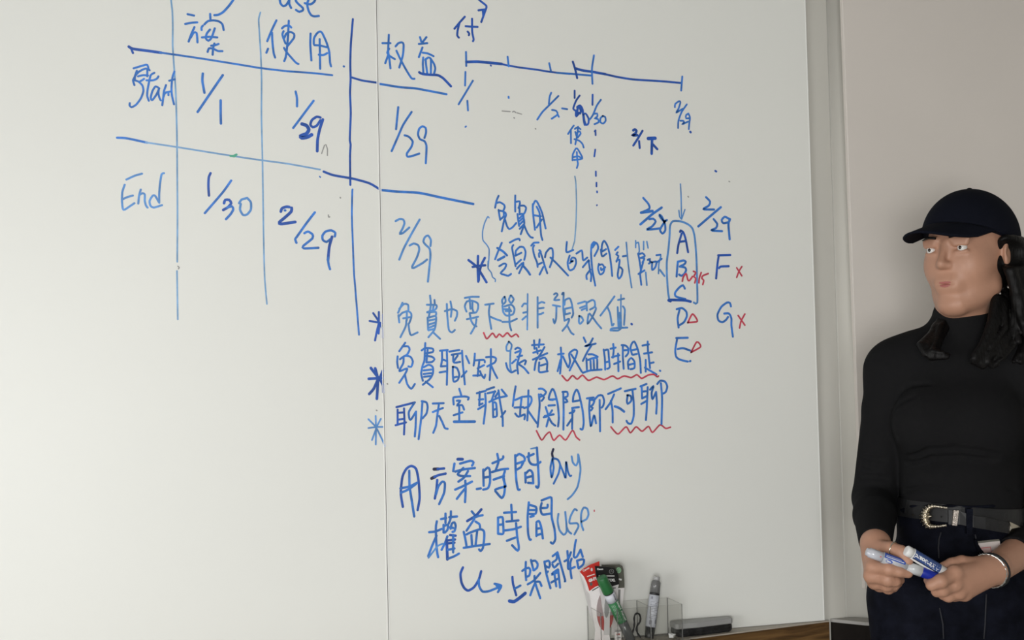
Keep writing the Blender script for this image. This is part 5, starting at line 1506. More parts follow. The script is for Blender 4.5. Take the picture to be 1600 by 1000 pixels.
def nets(D, lo, vox):
    """naive surface nets"""
    I = D < 0
    n = np.array(D.shape)-1
    cnt = np.zeros(n, np.uint8)
    offs = [(i, j, k) for i in (0, 1) for j in (0, 1) for k in (0, 1)]
    for i, j, k in offs: cnt += I[i:i+n[0], j:j+n[1], k:k+n[2]]
    act = (cnt > 0) & (cnt < 8); del cnt
    C = np.argwhere(act)
    idx = np.full(n, -1, np.int32); idx[act] = np.arange(len(C))
    vals = {o: D[C[:, 0]+o[0], C[:, 1]+o[1], C[:, 2]+o[2]].astype(np.float64) for o in offs}
    acc = np.zeros((len(C), 3)); w_ = np.zeros(len(C))
    for o in offs:
        for a in range(3):
            if o[a]: continue
            p = list(o); p[a] = 1; p = tuple(p)
            va, vb = vals[o], vals[p]; m = (va < 0) != (vb < 0)
            t = np.where(m, va/np.where(m, va-vb, 1), 0)
            pt = np.tile(np.array(o, float), (len(C), 1)); pt[:, a] += t
            acc[m] += pt[m]; w_[m] += 1
    V = lo+(C+acc/np.maximum(w_, 1)[:, None])*vox
    Fc = []
    for a in range(3):
        b, c = (a+1) % 3, (a+2) % 3
        s0_ = [slice(0, D.shape[i]-1) for i in range(3)]; s1_ = list(s0_); s1_[a] = slice(1, D.shape[a])
        sgn = I[tuple(s0_)] != I[tuple(s1_)]
        E = np.argwhere(sgn); E = E[(E[:, b] > 0) & (E[:, c] > 0)]
        ins = I[E[:, 0], E[:, 1], E[:, 2]]
        def g(db, dc):
            q = E.copy(); q[:, b] -= db; q[:, c] -= dc; return idx[q[:, 0], q[:, 1], q[:, 2]]
        Q = np.stack([g(1, 1), g(0, 1), g(0, 0), g(1, 0)], 1)
        Q[~ins] = Q[~ins][:, ::-1]
        Fc.append(Q)
    Fc = np.concatenate(Fc); Fc = Fc[(Fc >= 0).all(1)]
    return V, Fc
def relax(V, Fc, it=2, lam=0.5):
    e = np.concatenate([Fc[:, [i, (i+1) % 4]] for i in range(4)])
    for _ in range(it):
        S_ = np.zeros_like(V); N_ = np.zeros(len(V))
        for a, b in ((0, 1), (1, 0)):
            for k in range(3): S_[:, k] += np.bincount(e[:, a], V[e[:, b], k], len(V))
            N_ += np.bincount(e[:, a], minlength=len(V))
        V = V*(1-lam)+lam*S_/np.maximum(N_, 1)[:, None]
    return V
def sdf_obj(name, sd, vox, m, parent, it=2, fn=None):
    V, Fc = sd.mesh(vox); V = relax(V, Fc, it)
    if fn is not None: V = fn(V)
    me = bpy.data.meshes.new(name)
    me.vertices.add(len(V)); me.vertices.foreach_set('co', V.astype(np.float32).ravel())
    me.loops.add(Fc.size); me.loops.foreach_set('vertex_index', Fc.astype(np.int32).ravel())
    me.polygons.add(len(Fc)); me.polygons.foreach_set('loop_start', np.arange(0, Fc.size, 4, dtype=np.int32))
    me.polygons.foreach_set('use_smooth', np.ones(len(Fc), bool))
    me.update(calc_edges=True); me.validate()
    return link(name, me, m, parent)
def march(sd, px, py, near=0.6):
    """first point of the surface seen at a pixel (local)"""
    dl = np.array(PMI.to_3x3() @ ray(px, py)); dl /= np.linalg.norm(dl)
    t = 1.6; best = (9.0, None)
    for _ in range(160):
        p = CAML+dl*t; d = float(sd.ev(p[None])[0])
        if d < best[0]: best = (d, p)
        if d < 0.0003 or t > 3.4: break
        t += max(d*0.7, .0005)
    return best[1]                          # the nearest approach where the ray just misses

skin = mat('skin', (0.43, 0.228, 0.150), 0.5, noise=(25, 0.05), bump=(220, 0.10))
shirt_m = mat('black_jersey', (0.0100, 0.0100, 0.0107), 0.85, bump=(900, 0.25, (1, 1, 1), 0.001), spec=0.06)
jeans_m = mat('dark_navy_denim', (0.0050, 0.0058, 0.0105), 0.8, noise=(35, 0.45), bump=(700, 0.4, (1, 1, 1), 0.001), spec=0.06)
hair_m = mat('black_hair', (0.0030, 0.0026, 0.0026), 0.5, spec=0.18, bump=(60, 0.5, (4, 4, 0.35), 0.003))
cap_m = mat('navy_black_cap', (0.0058, 0.0068, 0.0120), 0.85, bump=(900, 0.3, (1, 1, 1), 0.001), spec=0.06)
PERSON = empty('person', PM, 'person in a black long sleeved top and dark cap holding two markers', 'person')

# joints
HC = J(1514, 392, 0.02)                    # middle of the head
HY = math.radians(50)
fw = np.array((-math.sin(HY), -math.cos(HY), 0)); lf_ = np.array((math.cos(HY), -math.sin(HY), 0)); up = np.array((0, 0, 1.0))
def h(f, l, z): return HC+fw*f+lf_*l+up*z
hy = math.atan2(fw[1], fw[0])              # head x axis = forward
neck0, neck1 = J(1497, 548, -0.01), J(1508, 470, 0.01)
Rs, Re, Rw = J(1398, 580, -0.03), J(1366, 778, -0.045), J(1368, 850, 0.125)
Ls, Le, Lw = J(1597, 572, 0.025), J(1640, 826, -0.02), J(1556, 889, 0.150)

def arms(sd, g=0.0, hands=True):
    for a, b, c in ((Rs, Re, Rw), (Ls, Le, Lw)):
        k = 0.03
        sd.cap(a, sub(a, b, .30), .050+g, .045+g, k); k = .008; sd.cap(sub(a, b, .30), b, .045+g, .037+g, k)
        sd.cap(b, sub(b, c, .4), .037+g, .035+g, k); sd.cap(sub(b, c, .4), c, .035+g, .0265+g*0.6, k)
def torso(sd, g=0.0):
    sd.ell(J(1498, 655, 0.0), (.122+g, .088+g, .150+g), k=.03)
    sd.cap(Rs, Ls, .046+g, .046+g, .05)
    sd.cap(J(1440, 565, -.02), J(1550, 562, .0), .055+g, .055+g, .05)
    sd.ell(J(1502, 768, .005), (.109+g, .080+g, .110+g), k=.05)
    sd.ell(J(1450, 662, .070), (.060+g, .046+g, .058+g), k=.055)
    sd.ell(J(1541, 664, .080), (.060+g, .046+g, .058+g), k=.055)
def hips(sd, g=0.0):
    sd.ell(J(1498, 812, .0), (.112+g, .090+g, .095+g), k=.03)
    sd.ell(J(1487, 925, -.005), (.136+g, .104+g, .115+g), k=.045)
    for px, v, fx in ((1433, .02, -.082), (1540, .02, .085)):
        hp = J(px, 940, v-.01); kn = np.array((fx, -.02, .50)); an = np.array((fx*1.05, .01, .09))
        sd.cap(hp, sub(hp, kn, .5), .088+g, .083+g, .035); sd.cap(sub(hp, kn, .5), kn, .083+g, .058+g, .03)
        sd.cap(kn, sub(kn, an, .35), .056+g, .057+g, .03); sd.cap(sub(kn, an, .35), an, .057+g, .042+g, .03)

# fingers: chains of (pixel x, pixel y, nearness, radius)
FING = [
 # her right hand, round the blue marker
 [(1374, 857, .150, .0150), (1392, 857, .172, .0122), (1408, 862, .186, .0112), (1419, 877, .1985, .0088)],
 [(1364, 886, .166, .0120), (1389, 889, .196, .0108), (1405, 893, .199, .0096), (1419, 896, .196, .0086)],
 [(1361, 900, .158, .0118), (1387, 906, .186, .0104), (1399, 908, .184, .0094), (1406, 906, .170, .0088)],
 [(1366, 910, .148, .0110), (1386, 915, .172, .0097), (1397, 915, .168, .0090), (1403, 911, .155, .0084)],
 [(1374, 915, .138, .0098), (1388, 920, .158, .0086), (1396, 918, .152, .0080), (1400, 913, .142, .0075)],
 # her left hand, closed on the white marker
 [(1528, 884, .158, .0150), (1503, 879, .168, .0125), (1488, 881, .172, .0108), (1474, 886, .174, .0092)],
 [(1492, 896, .197, .0128), (1470, 908, .213, .0112), (1456, 914, .208, .0100), (1451, 906, .188, .0088)],
 [(1491, 913, .192, .0125), (1473, 922, .202, .0107), (1464, 924, .194, .0098), (1462, 917, .178, .0086)],
 [(1498, 925, .183, .0118), (1482, 931, .187, .0100), (1474, 929, .178, .0092), (1473, 922, .164, .0082)],
 [(1507, 929, .172, .0106), (1491, 931, .172, .0088), (1484, 928, .163, .0080), (1483, 921, .152, .0074)],
]
def hands(sd):
    W1, W2 = Rw, Lw
    for a, n in ((W1, 0), (W2, 5)):
        for q in FING[n+1:n+5]:
            m = J(*q[0][:3]); sd.cap(a, m, .0205, q[0][3]+.0012, .010)
        t = J(*FING[n][0][:3]); sd.cap(a, t, .021, .0150, .010)
    sd.cap(J(1369, 868, .138), J(1374, 893, .145), .021, .019, .012)
    sd.cap(J(1538, 891, .158), J(1506, 906, .172), .0225, .0215, .012)
    for q in FING:
        P = [(J(*x[:3]), x[3]) for x in q]
        for (a, ra), (b, rb) in zip(P, P[1:]): sd.cap(a, b, ra, rb, .0035)
    for n in (1, 2, 3, 4, 6, 7, 8, 9):      # knuckles
        q = FING[n]; sd.ell(J(*q[0][:3])+np.array((0, -.0025, .001)), (q[0][3]*1.0,)*3, k=.006)
        sd.ell(J(*q[1][:3]), (q[1][3]*1.06,)*3, k=.005)

body = SDF()
hips(body, -.014); torso(body, -.012); arms(body, -.002)
body.cap(neck0, neck1, .054, .050, .03)
# head
body.ell(h(-.006, 0, .012), (.090, .071, .092), hy, k=.02)
body.ell(h(.026, 0, -.045), (.056, .056, .068), hy, k=.03)
body.cap(h(.010, -.046, -.070), h(.060, -.012, -.102), .020, .017, .02); body.cap(h(.010, .046, -.070), h(.060, .012, -.102), .020, .017, .02)
body.ell(h(.062, 0, -.102), (.015, .019, .013), hy, k=.018)
for s_ in (-1, 1):
    body.ell(h(.050, s_*.034, -.030), (.022, .020, .024), hy, k=.03)       # cheeks
    body.cut(h(.091, s_*.031, .002), h(.096, s_*.031, .002), .011, .011, .012)  # eye sockets
    body.cap(h(.0845, s_*.021, .0075), h(.0795, s_*.042, .0070), .0048, .0042, .004); body.cap(h(.0825, s_*.022, -.0075), h(.0780, s_*.041, -.0065), .0042, .0038, .004)
    body.cap(h(.085, s_*.016, .018), h(.078, s_*.045, .017), .005, .004, .010)
    body.ell(h(-.004, s_*.074, -.012), (.017, .006, .030), hy+s_*.35, k=.008)
    body.cut(h(.001, s_*.086, -.010), h(-.003, s_*.086, -.004), .009, .009, .006)
body.cap(h(.084, 0, .010), h(.099, 0, -.026), .0050, .0070, .010)
body.ell(h(.093, 0, -.030), (.011, .010, .008), hy, k=.006)
for s_ in (-1, 1): body.ell(h(.086, s_*.010, -.031), (.008, .0065, .0065), hy, k=.005)
body.cap(h(.0760, -.014, -.0605), h(.0760, .014, -.0605), .0070, .0070, .020)
body.cap(h(.0750, -.012, -.070), h(.0750, .012, -.070), .0070, .0070, .020)
body.cut(h(.0880, -.016, -.0650), h(.0880, .016, -.0650), .0028, .0028, .003)
hands(body)
for fx in (-.086, .089):
    body.cap((fx, .02, .045), (fx*1.1, -.13, .032), .034, .028, .03)
BODY = sdf_obj('body', body, .0027, skin, PERSON, 2)

# clothes
shirt = SDF(); torso(shirt, .003)
shirt.cap(neck0, sub(neck0, neck1, .62), .060, .056, .03)
shirt.ell(J(1498, 806, .0), (.1105, .0885, .080), k=.02)
shirt.plane(J(1490, 824, 0), (0, 0, 1))
arms(shirt, .004)
def sleeve(sd, el, wr, t): sd.plane(sub(el, wr, t), np.array(el)-np.array(wr))
# folds: grooves pressed into the cloth
def groove(pts, r, v0):
    for (a, b) in zip(pts, pts[1:]):
        pa, pb = march(shirt0, *a), march(shirt0, *b)
        if pa is None or pb is None: continue
        o_ = np.array((0, -1, 0))*(r*0.55)
        shirt.cut(pa+o_, pb+o_, r, r, .006)
shirt0 = SDF(); shirt0.p = list(shirt.p)
groove([(1399, 626), (1404, 613), (1416, 603), (1432, 599), (1450, 598)], .0045, 0)
groove([(1400, 634), (1410, 625), (1424, 620)], .0040, 0)
groove([(1420, 714), (1450, 704), (1490, 701), (1530, 706), (1560, 712)], .0050, 0)
groove([(1416, 724), (1455, 716), (1500, 714), (1560, 719)], .0042, 0)
groove([(1412, 766), (1440, 762), (1470, 763)], .0035, 0)
groove([(1348, 714), (1366, 718), (1380, 719)], .0040, 0)
groove([(1348, 727), (1362, 732), (1372, 731)], .0035, 0)
groove([(1342, 746), (1360, 745), (1388, 748)], .0045, 0)
groove([(1575, 762), (1590, 766)], .0040, 0)
# each sleeve ends at the wrist
def cutsleeve(sd, el, wr, t):
    c = sub(el, wr, t); n = np.array(el)-np.array(wr); n = n/np.linalg.norm(n)
    sd.cut(c-n*.050, c-n*.112, .050, .058, .003)
cutsleeve(shirt, Re, Rw, .93)
cutsleeve(shirt, Le, Lw, .62)
SHIRT = sdf_obj('shirt', shirt, .0032, shirt_m, PERSON, 1)
jeans = SDF(); hips(jeans, .003)
jeans.plane(J(1490, 788, .09), (0, 0, -1)); jeans.plane((0, 0, .085), (0, 0, 1))
JEANS = sdf_obj('jeans', jeans, .0036, jeans_m, PERSON, 1)
tor = SDF(); hips(tor, .0045)

# belt
belt_m = mat('black_leather', (0.014, 0.014, 0.015), 0.42, spec=0.3, bump=(500, 0.15, (1, 1, 1), 0.001))
metal_m = mat('silver_metal', (0.62, 0.56, 0.46), 0.22, metal=1.0)
def ring_r(z, a, c):
    t = .02
    dr = np.array((math.sin(a), -math.cos(a), 0))
    for _ in range(60):
        d = float(tor.ev((c+dr*t+np.array((0, 0, z)))[None])[0])
        if d > -0.0004: break
        t += max(-d*0.7, .0006)
    return c+dr*t+np.array((0, 0, z)), dr
cz = J(1496, 812, 0.0); cc = np.array((cz[0], cz[1], 0))
zc = J(1480, 807, .09)[2]
bm = bmesh.new(); rows = []
for i in range(72):
    a = 2*math.pi*i/72
    row = []
    tilt = -0.010*math.sin(a)
    for dz_, off in ((-.0155, .0012), (-.0155, .0052), (.0155, .0052), (.0155, .0012)):
        p, dr = ring_r(zc+tilt+dz_, a, cc); row.append(bm.verts.new(p+dr*off))
    rows.append(row)
for i in range(72):
    A, B = rows[i], rows[(i+1) % 72]
    for k in range(4): bm.faces.new((A[k], B[k], B[(k+1) % 4], A[(k+1) % 4]))
BELT = obj('belt', bm, belt_m, PERSON, smooth=False)
def front(px, py, off): 
    p = march(tor, px, py); n = CAML-p; n[2] = 0; n /= np.linalg.norm(n); return p+n*off
# loose end of the belt
bm = bmesh.new(); rows = []
top_l = [(1482, 796), (1500, 798), (1521, 804.5), (1540, 807), (1560, 811.5), (1579, 815)]
bot_l = [(1482, 818.5), (1500, 818.5), (1521, 823), (1540, 826), (1560, 829.5), (1577, 832)]
for i, (a, b) in enumerate(zip(top_l, bot_l)):
    of = .0085+.0012*i
    p, q = front(*a, of), front(*b, of); nn = np.array((0, .0035, 0))
    rows.append([bm.verts.new(p), bm.verts.new(q), bm.verts.new(q+nn), bm.verts.new(p+nn)])
for A, B in zip(rows, rows[1:]):
    for k in range(4): bm.faces.new((A[k], B[k], B[(k+1) % 4], A[(k+1) % 4]))
bm.faces.new(rows[0]); bm.faces.new(rows[-1])
obj('belt_end', bm, belt_m, BELT)
# metal tip
bm = bmesh.new()
a, b = front(1577.5, 813.5, .0160), front(1576, 833, .0160); mid = front(1580, 824, .0160); tip = front(1595, 822, .0150)
nn = np.array((0, .0055, 0)); bul = np.array((0, -.003, 0))
A = [bm.verts.new(x) for x in (a+nn*0, mid+bul, b, b+nn, mid+nn, a+nn)]
T = bm.verts.new(tip)
bm.faces.new(A)
for i in range(6): bm.faces.new((A[i], A[(i+1) % 6], T))
obj('belt_tip', bm, metal_m, BELT)
# ridged open buckle
path = [(1480, 792.5), (1470, 791), (1460, 789.8), (1453, 791), (1447.5, 796), (1445.3, 805), (1446.5, 814), (1450.5, 820), (1457, 821.5), (1468, 821), (1479, 819.5)]
P = catmull([np.array((*q, 0.0)) for q in path], 1)
pts, rad = [], []
ns = 150
L_ = np.linspace(0, len(P)-1, ns)
for i, tt in enumerate(L_):
    k = int(tt); f_ = tt-k; q = P[k]*(1-f_)+P[min(k+1, len(P)-1)]*f_
    pts.append(Vector(front(q[0], q[1], .0125)))
    u_ = i/(ns-1); fat = max(0.0, 1-abs(u_-.5)*2.9)
    rad.append((0.0030+.0085*fat)*(0.84+0.16*math.cos(i*2*math.pi/7.0)))
bm = bmesh.new(); tube(bm, pts, rad, 10); obj('belt_buckle', bm, metal_m, BELT, smooth=True)
bm = bmesh.new(); tube(bm, [Vector(front(1449, 805, .0150)), Vector(front(1456, 805.5, .0140))], [.0022, .0012], 8); obj('buckle_prong', bm, metal_m, BELT, smooth=True)
# metal keeper
keeper_m = mat('engraved_metal', (0.70, 0.62, 0.56), 0.28, metal=1.0, bump=(330, 1.0, (1, 1, 1), 0.004))
def slab(name, quad, off, th, m, par, bev=.0006):
    bm = bmesh.new(); f_ = [front(x, y, off) for x, y in quad]
    A = [bm.verts.new(p) for p in f_]; B = [bm.verts.new(p+np.array((0, th, 0))) for p in f_]
    bm.faces.new(A); bm.faces.new(B)
    for i in range(len(A)): bm.faces.new((A[i], A[(i+1) % len(A)], B[(i+1) % len(A)], B[i]))
    return obj(name, bm, m, par, bevel=bev)
slab('belt_keeper', [(1490.5, 796), (1498.5, 796.3), (1495.5, 820.2), (1488, 819.5)], .0140, .006, keeper_m, BELT)
bm = bmesh.new()
for hx, hy_ in ((1426.5, 803.5), (1472, 806.5)):
    pass
slab('belt_hole', [(1471+1.6*math.cos(a), 806.5+1.6*math.sin(a)) for a in [2*math.pi*i/10 for i in range(10)]], .0094, .0006, mat('hole_black', (0.002, 0.002, 0.002), 0.9), BELT, 0)
slab('belt_eyelet', [(1426.5+1.2*math.cos(a), 803.5+1.4*math.sin(a)) for a in [2*math.pi*i/10 for i in range(10)]], .0075, .0006, metal_m, BELT, 0)
# jeans details
bm = bmesh.new()
slab('belt_loop', [(1511, 793), (1520.5, 794), (1520, 834), (1511, 833)], .0165, .012, jeans_m, JEANS, .001)
slab('belt_loop', [(1407, 795), (1414, 793), (1411, 822), (1405, 824)], .0090, .006, jeans_m, JEANS, .001)
bm = bmesh.new()
tube(bm, [Vector(front(x, y, .003)) for x, y in ((1400, 794), (1425, 791), (1455, 789.5), (1485, 790.5), (1515, 792.5), (1550, 790.5), (1592, 788))], .0030, 8)
obj('waistband', bm, jeans_m, JEANS, smooth=True)
seam_m = mat('denim_seam', (0.019, 0.020, 0.026), 0.8)
for pts_ in ([(1470, 832), (1467, 842), (1466, 856), (1467, 872)], [(1523.5, 835), (1525, 843), (1529, 852), (1537, 862)], [(1541, 928), (1540, 950), (1539, 975), (1537, 998)], [(1468, 950), (1473, 975), (1474, 998)]):
    pp = [march(tor, *q) for q in pts_]
    if any(p is None for p in pp): continue
    bm = bmesh.new(); tube(bm, [Vector(p+np.array((0, -.0008, 0))) for p in pp], .0013, 6); obj('seam', bm, seam_m, JEANS, smooth=True)
# card in the pocket: its own thing
cardw = mat('card_white', (0.66, 0.60, 0.58), 0.5); cardr = mat('card_red', (0.60, 0.22, 0.22), 0.5); cardp = mat('card_pink', (0.68, 0.50, 0.48), 0.5); cardg = mat('card_edge', (0.16, 0.155, 0.13), 0.5)
cq = [front(x, y, .0035) for x, y in ((1527, 849.5), (1561, 845), (1566, 868), (1534, 874))]
co = PM @ Vector(np.mean(cq, 0))
CARD = empty('card', Matrix.Translation(co) @ Matrix.Rotation(-YAW, 4, 'Z'), 'white card with a red square tucked in the jeans pocket', 'card')
def cslab(name, quad, off, th, m):
    bm = bmesh.new(); f_ = [front(x, y, off) for x, y in quad]; c0_ = np.array(PMI @ co)
    A = [bm.verts.new(p-c0_) for p in f_]; B = [bm.verts.new(p-c0_+np.array((0, th, 0))) for p in f_]
    bm.faces.new(A); bm.faces.new(B)
    for i in range(len(A)): bm.faces.new((A[i], A[(i+1) % len(A)], B[(i+1) % len(A)], B[i]))
    return obj(name, bm, m, CARD)
cslab('sheet', [(1527, 848.5), (1562, 844.5), (1566, 868), (1534, 874)], .0035, .0020, cardw)
cslab('edge', [(1526, 845.5), (1561, 842), (1562, 844.7), (1527, 848.7)], .0036, .0024, cardg)
RS = cslab('red_square', [(1532, 855.3), (1548, 853.7), (1550, 864.5), (1535, 866.5)], .0042, .0004, cardr)
cslab('pink_field', [(1533, 856.5), (1547, 855.0), (1548.8, 863.8), (1535.8, 865.6)], .0047, .0004, cardp)
# pocket edge in front of the card
bm = bmesh.new(); tube(bm, [Vector(front(x, y, .0062)) for x, y in ((1524, 842), (1526, 851), (1531, 859), (1537, 866), (1544, 870))], .0034, 8); obj('pocket_edge', bm, jeans_m, JEANS, smooth=True)

# cap
capd = SDF()
capd.ell(h(-.009, 0, .022), (.110, .082, .096), hy, k=.01)
capd.plane(h(.09, 0, .044), np.array((0, 0, 1.0))-0.27*fw)
CAP = sdf_obj('cap', capd, .0026, cap_m, PERSON, 2)
bm = bmesh.new(); NA, NS = 25, 9; g = []
for i in range(NA):
    a = -1+2*i/(NA-1); row = []
    for j in range(NS):
        s_ = j/(NS-1)
        fi = -.009+.1085*math.sqrt(max(0, 1-(a*.92)**2))
        f_ = fi+s_*.080*math.sqrt(max(0.0, 1-abs(a)**2.4))
        row.append(bm.verts.new(h(f_, a*.0765, .046-.27*(.09-fi)-(.022*a*a+.020)*s_*math.sqrt(max(0.0, 1-abs(a)**2.4)))))
    g.append(row)
for i in range(NA-1):
    for j in range(NS-1): bm.faces.new((g[i][j], g[i+1][j], g[i+1][j+1], g[i][j+1]))
br = obj('brim', bm, cap_m, CAP, smooth=True)
md = br.modifiers.new('thickness', 'SOLIDIFY'); md.thickness = .004
bm = bmesh.new(); bmesh.ops.create_uvsphere(bm, u_segments=14, v_segments=8, radius=.006, matrix=Matrix.Translation(Vector(h(-.009, 0, .117))) @ Matrix.Diagonal((1, 1, .6, 1)))
obj('top_button', bm, cap_m, CAP, smooth=True)
# hair
hair = SDF(); random.seed(11)
hair.ell(h(-.024, 0, -.010), (.080, .080, .082), hy, k=.015)
for i in range(52):
    s_ = 1 if i % 2 else -1
    f0 = random.uniform(-.085, .012) if s_ > 0 else random.uniform(-.085, -.035)
    l0 = s_*.082*math.sqrt(max(.05, 1-(f0+.01)**2/.0095))
    p = h(f0, l0, .01); ln = random.uniform(.125, .185)
    ph = random.uniform(0, 6.3); amp = random.uniform(.006, .013)
    drift = np.array((-.012 if s_ < 0 else .018, -.012 if s_ > 0 else -.02, 0))
    N = 7; prev = p
    for j in range(1, N+1):
        t = j/N
        q = p+np.array((0, 0, -ln*t))+drift*t+lf_*amp*math.sin(ph+t*7)*t+fw*amp*math.cos(ph+t*6)*t
        hair.cap(prev, q, .0118*(1-.5*(t-1/N)), .0118*(1-.5*t), .005); prev = q
for pts_ in ([(1492, 466, -.02), (1474, 495, .01), (1458, 525, .05), (1441, 545, .075), (1446, 554, .085), (1462, 556, .09)],
             [(1488, 480, .0), (1472, 512, .04), (1464, 535, .07), (1458, 552, .09), (1480, 554, .10)],
             [(1560, 470, .07), (1555, 510, .09), (1540, 540, .105), (1528, 562, .11), (1540, 572, .11), (1550, 558, .11)],
             [(1568, 470, .06), (1570, 515, .08), (1556, 548, .10), (1545, 568, .105)],
             [(1578, 460, .04), (1588, 500, .06), (1580, 540, .09), (1566, 556, .10)],
             [(1585, 455, .02), (1600, 500, .04), (1598, 540, .07), (1590, 560, .08)]):
    for q_ in range(7):                     # several strands to a lock
        off = np.array([random.gauss(0, .0075) for _ in range(3)]); off[1] = -abs(off[1])*.6; r0_ = random.uniform(.0055, .0085); e_ = random.uniform(.80, 1.12)
        PP = [J(*a)+off*(.6+.4*(i % 2)) for i, a in enumerate(pts_)]; PP[-1] = PP[-2]+(PP[-1]-PP[-2])*e_
        for i, (a, b) in enumerate(zip(PP, PP[1:])): hair.cap(a, b, r0_*(1-.12*i), r0_*(1-.12*(i+1)), .003)
face_cut = [(.075, -.01, .030), (.080, -.05, .045), (.075, -.09, .045)]
for f_, z_, r_ in face_cut: hair.cut(h(f_, -.03, z_), h(f_, .03, z_), r_, r_, .006)
hair.cut(h(.030, .09, -.012), h(-.006, .10, -.012), .026, .024, .006)     # leaves the ear showing
HAIR = sdf_obj('hair', hair, .0030, hair_m, PERSON, 1)
# eyes, brows, lips
eye_w = mat('eye_white', (0.62, 0.60, 0.57), 0.25); iris = mat('dark_iris', (0.020, 0.011, 0.007), 0.2)
for s_ in (-1, 1):
    bm = bmesh.new(); bmesh.ops.create_uvsphere(bm, u_segments=20, v_segments=12, radius=.0092)
    e_ = obj('eye', bm, eye_w, PERSON, smooth=True, loc=Vector(h(.0760, s_*.0315, .0005)))
    bm = bmesh.new(); bmesh.ops.create_uvsphere(bm, u_segments=14, v_segments=8, radius=.0044)
    obj('iris', bm, iris, e_, smooth=True, loc=Vector(fw*.0056))
    bm = bmesh.new(); tube(bm, [Vector(h(.0905, s_*.014, .0205)), Vector(h(.0892, s_*.030, .0235)), Vector(h(.0815, s_*.047, .0200))], [.0022, .0024, .0012], 8)
    obj('eyebrow', bm, hair_m, PERSON, smooth=True)
lip_m = mat('lips', (0.36, 0.115, 0.10), 0.4)
bm = bmesh.new(); tube(bm, [Vector(h(.0790, -.024, -.0645)), Vector(h(.0848, -.010, -.0612)), Vector(h(.0856, 0, -.0620)), Vector(h(.0848, .010, -.0612)), Vector(h(.0790, .024, -.0645))], [.0012, .0032, .0032, .0032, .0012], 8)
tube(bm, [Vector(h(.0792, -.022, -.0655)), Vector(h(.0840, -.009, -.0682)), Vector(h(.0850, 0, -.0690)), Vector(h(.0840, .009, -.0682)), Vector(h(.0792, .022, -.0655))], [.0012, .0036, .0040, .0036, .0012], 8)
obj('lips', bm, lip_m, PERSON, smooth=True)
# jewellery
def loop(name, c, ax, r, rt, m, squash=1.0, seg=36, lump=0.0):
    ax = Vector(ax).normalized(); x = ax.cross(Vector((0, 0, 1))); x.normalize(); y = ax.cross(x)
    bm = bmesh.new()
    tube(bm, [Vector(c)+x*r*squash*math.cos(2*math.pi*i/seg)+y*r*math.sin(2*math.pi*i/seg) for i in range(seg)], [rt*(1+lump*math.sin(i*2.4)) for i in range(seg)], 8, True)
    return obj(name, bm, m, PERSON, smooth=True)
ta, tb = J(*FING[0][1][:3]), J(*FING[0][2][:3])
loop('ring', sub(ta, tb, .25), tb-ta, .0128, .0012, metal_m)
silver = mat('silver_chain', (0.75, 0.75, 0.73), 0.2, metal=1.0)
wa, wb = J(1540, 893, .156), Lw+(Lw-Le)*-0.10
axw = np.array(Le)-np.array(Lw)
loop('bracelet', J(1546, 892, .1525), axw, .0306, .0019, silver, 1.0, 60, .35)
loop('hair_tie', J(1551, 891, .1515), axw, .0298, .0028, mat('black_elastic', (0.006, 0.006, 0.006), 0.7), 1.0)
# shoes
shoe_m = mat('black_shoe', (0.012, 0.012, 0.013), 0.5); sole_m = mat('white_sole', (0.55, 0.55, 0.53), 0.6)
for fx in (-.086, .089):
    sh = SDF(); sh.cap((fx, .035, .058), (fx*1.1, -.145, .044), .042, .034, .02); sh.cap((fx, .015, .06), (fx, .012, .105), .047, .045, .02)
    sh.plane((0, 0, .024), (0, 0, 1))
    so = sdf_obj('shoe', sh, .005, shoe_m, PERSON, 1)
    s2 = SDF(); s2.cap((fx, .035, .03), (fx*1.1, -.145, .03), .045, .038, .02); s2.plane((0, 0, .0), (0, 0, 1)); s2.plane((0, 0, .0235), (0, 0, -1))
    sdf_obj('sole', s2, .005, sole_m, so, 1)

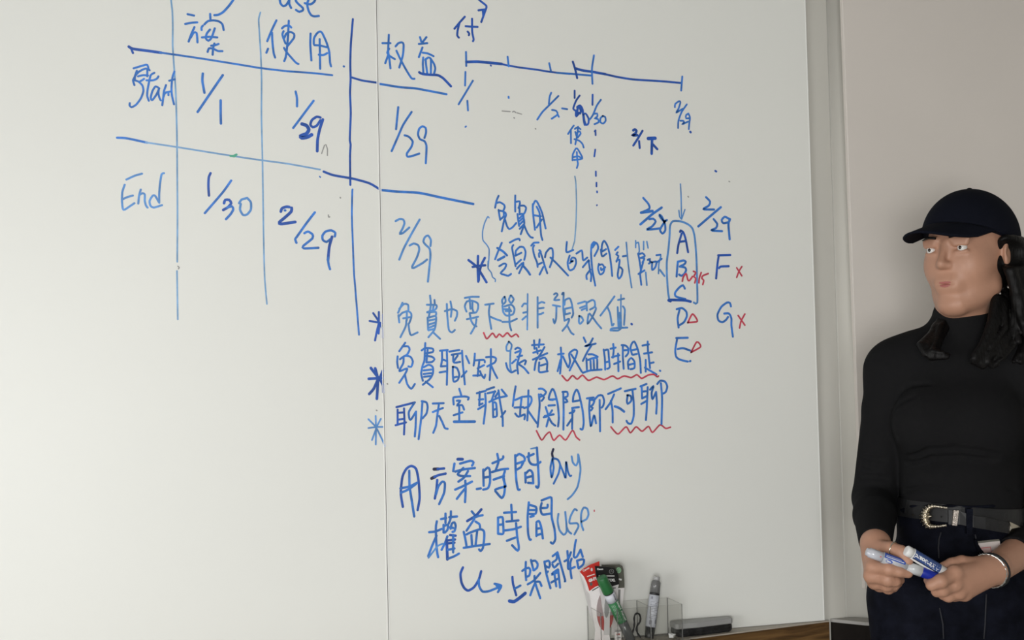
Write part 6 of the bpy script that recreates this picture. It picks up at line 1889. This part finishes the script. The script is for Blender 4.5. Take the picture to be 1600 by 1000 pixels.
# the two markers she holds
blue_p = mat('blue_plastic', (0.006, 0.020, 0.290), 0.3); blue_l = mat('blue_label', (0.020, 0.075, 0.390), 0.4)
silver_l = mat('silver_label', (0.46, 0.47, 0.50), 0.35); clearp = mat('frosted_plug', (0.52, 0.53, 0.58), 0.15)
pale_clear = mat('pale_clear_barrel', (0.52, 0.53, 0.54), 0.2); whitep = mat('white_plastic', (0.74, 0.74, 0.73), 0.35)
navy_l = mat('navy_label', (0.030, 0.070, 0.225), 0.4)
def W(q): return PM @ Vector(q)
a, b = W(J(1353.5, 861.5, .192)), W(J(1466, 903.0, .200)); ML = (b-a).length
tow = CAM-(a+b)/2
t = empty('marker', axis_matrix(a, b, tow), 'blue marker with a clear end, lower of the two held by the person', 'marker', 'markers in the hands')
r = .0098
part_lathe('end_plug', [(r*.62, 0), (r*.70, .001), (r*.72, .004), (r*.90, .0055), (r*.92, ML*.225)], clearp, t, 14)
part_lathe('label', [(r, ML*.226), (r, ML*.560)], silver_l, t)
part_lathe('barrel', [(r*.97, ML*.562), (r*.97, ML*.765)], pale_clear, t)
part_lathe('cap', [(r*.93, ML*.767), (r*.95, ML*.775), (r*.90, ML*.97), (r*.70, ML)], blue_p, t)
bm = bmesh.new(); patch(bm, -1.6, -.12, ML*.232, ML*.52, r*1.008, 10); obj('label_band', bm, blue_l, t)
bm = bmesh.new()
vs = [bm.verts.new((r*1.012*math.cos(.30+.34*math.sin(q_)), r*1.012*math.sin(.30+.34*math.sin(q_)), ML*.31+.0062*math.cos(q_))) for q_ in [2*math.pi*i/24 for i in range(24)]]
bm.faces.new(vs); obj('label_drop', bm, blue_l, t)
bm = bmesh.new(); patch(bm, -.46, -.34, ML*.25, ML*.50, r*1.012, 3); patch(bm, -.72, -.64, ML*.25, ML*.46, r*1.012, 3); obj('label_stripe', bm, white_ink, t)
bm = bmesh.new(); patch(bm, -.1, .12, ML*.175, ML*.195, r*.95, 3); obj('red_mark', bm, mat('red_mark', (0.55, .12, .12), .4), t)
a, b = W(J(1415.5, 859.5, .203)), W(J(1487, 902, .192)); ML = (b-a).length
tow = CAM-(a+b)/2
t = empty('marker', axis_matrix(a, b, tow), 'white marker with a navy label, upper of the two held by the person', 'marker', 'markers in the hands')
r = .0100
part_lathe('end_cap', [(r*.55, -.0005), (r*.80, 0), (r*.93, .0015), (r*.95, .012)], whitep, t)
part_lathe('barrel', [(r, .0121), (r, ML)], whitep, t)
bm = bmesh.new(); patch(bm, -1.75, .72, .0135, ML*.70, r*1.008, 16); obj('label', bm, navy_l, t)
bm = bmesh.new(); patch(bm, .55, .72, .0135, ML*.70, r*1.014, 3); obj('label_stripe', bm, mat('black_stripe', (0.008, 0.008, 0.012), .5), t)
wrapped('lettering', 'Whiteboard', r*1.018, .0135+(ML*.70-.0135)*.50, .0108, white_ink, t, turn=-.05, along=-1, bold=0.0004)
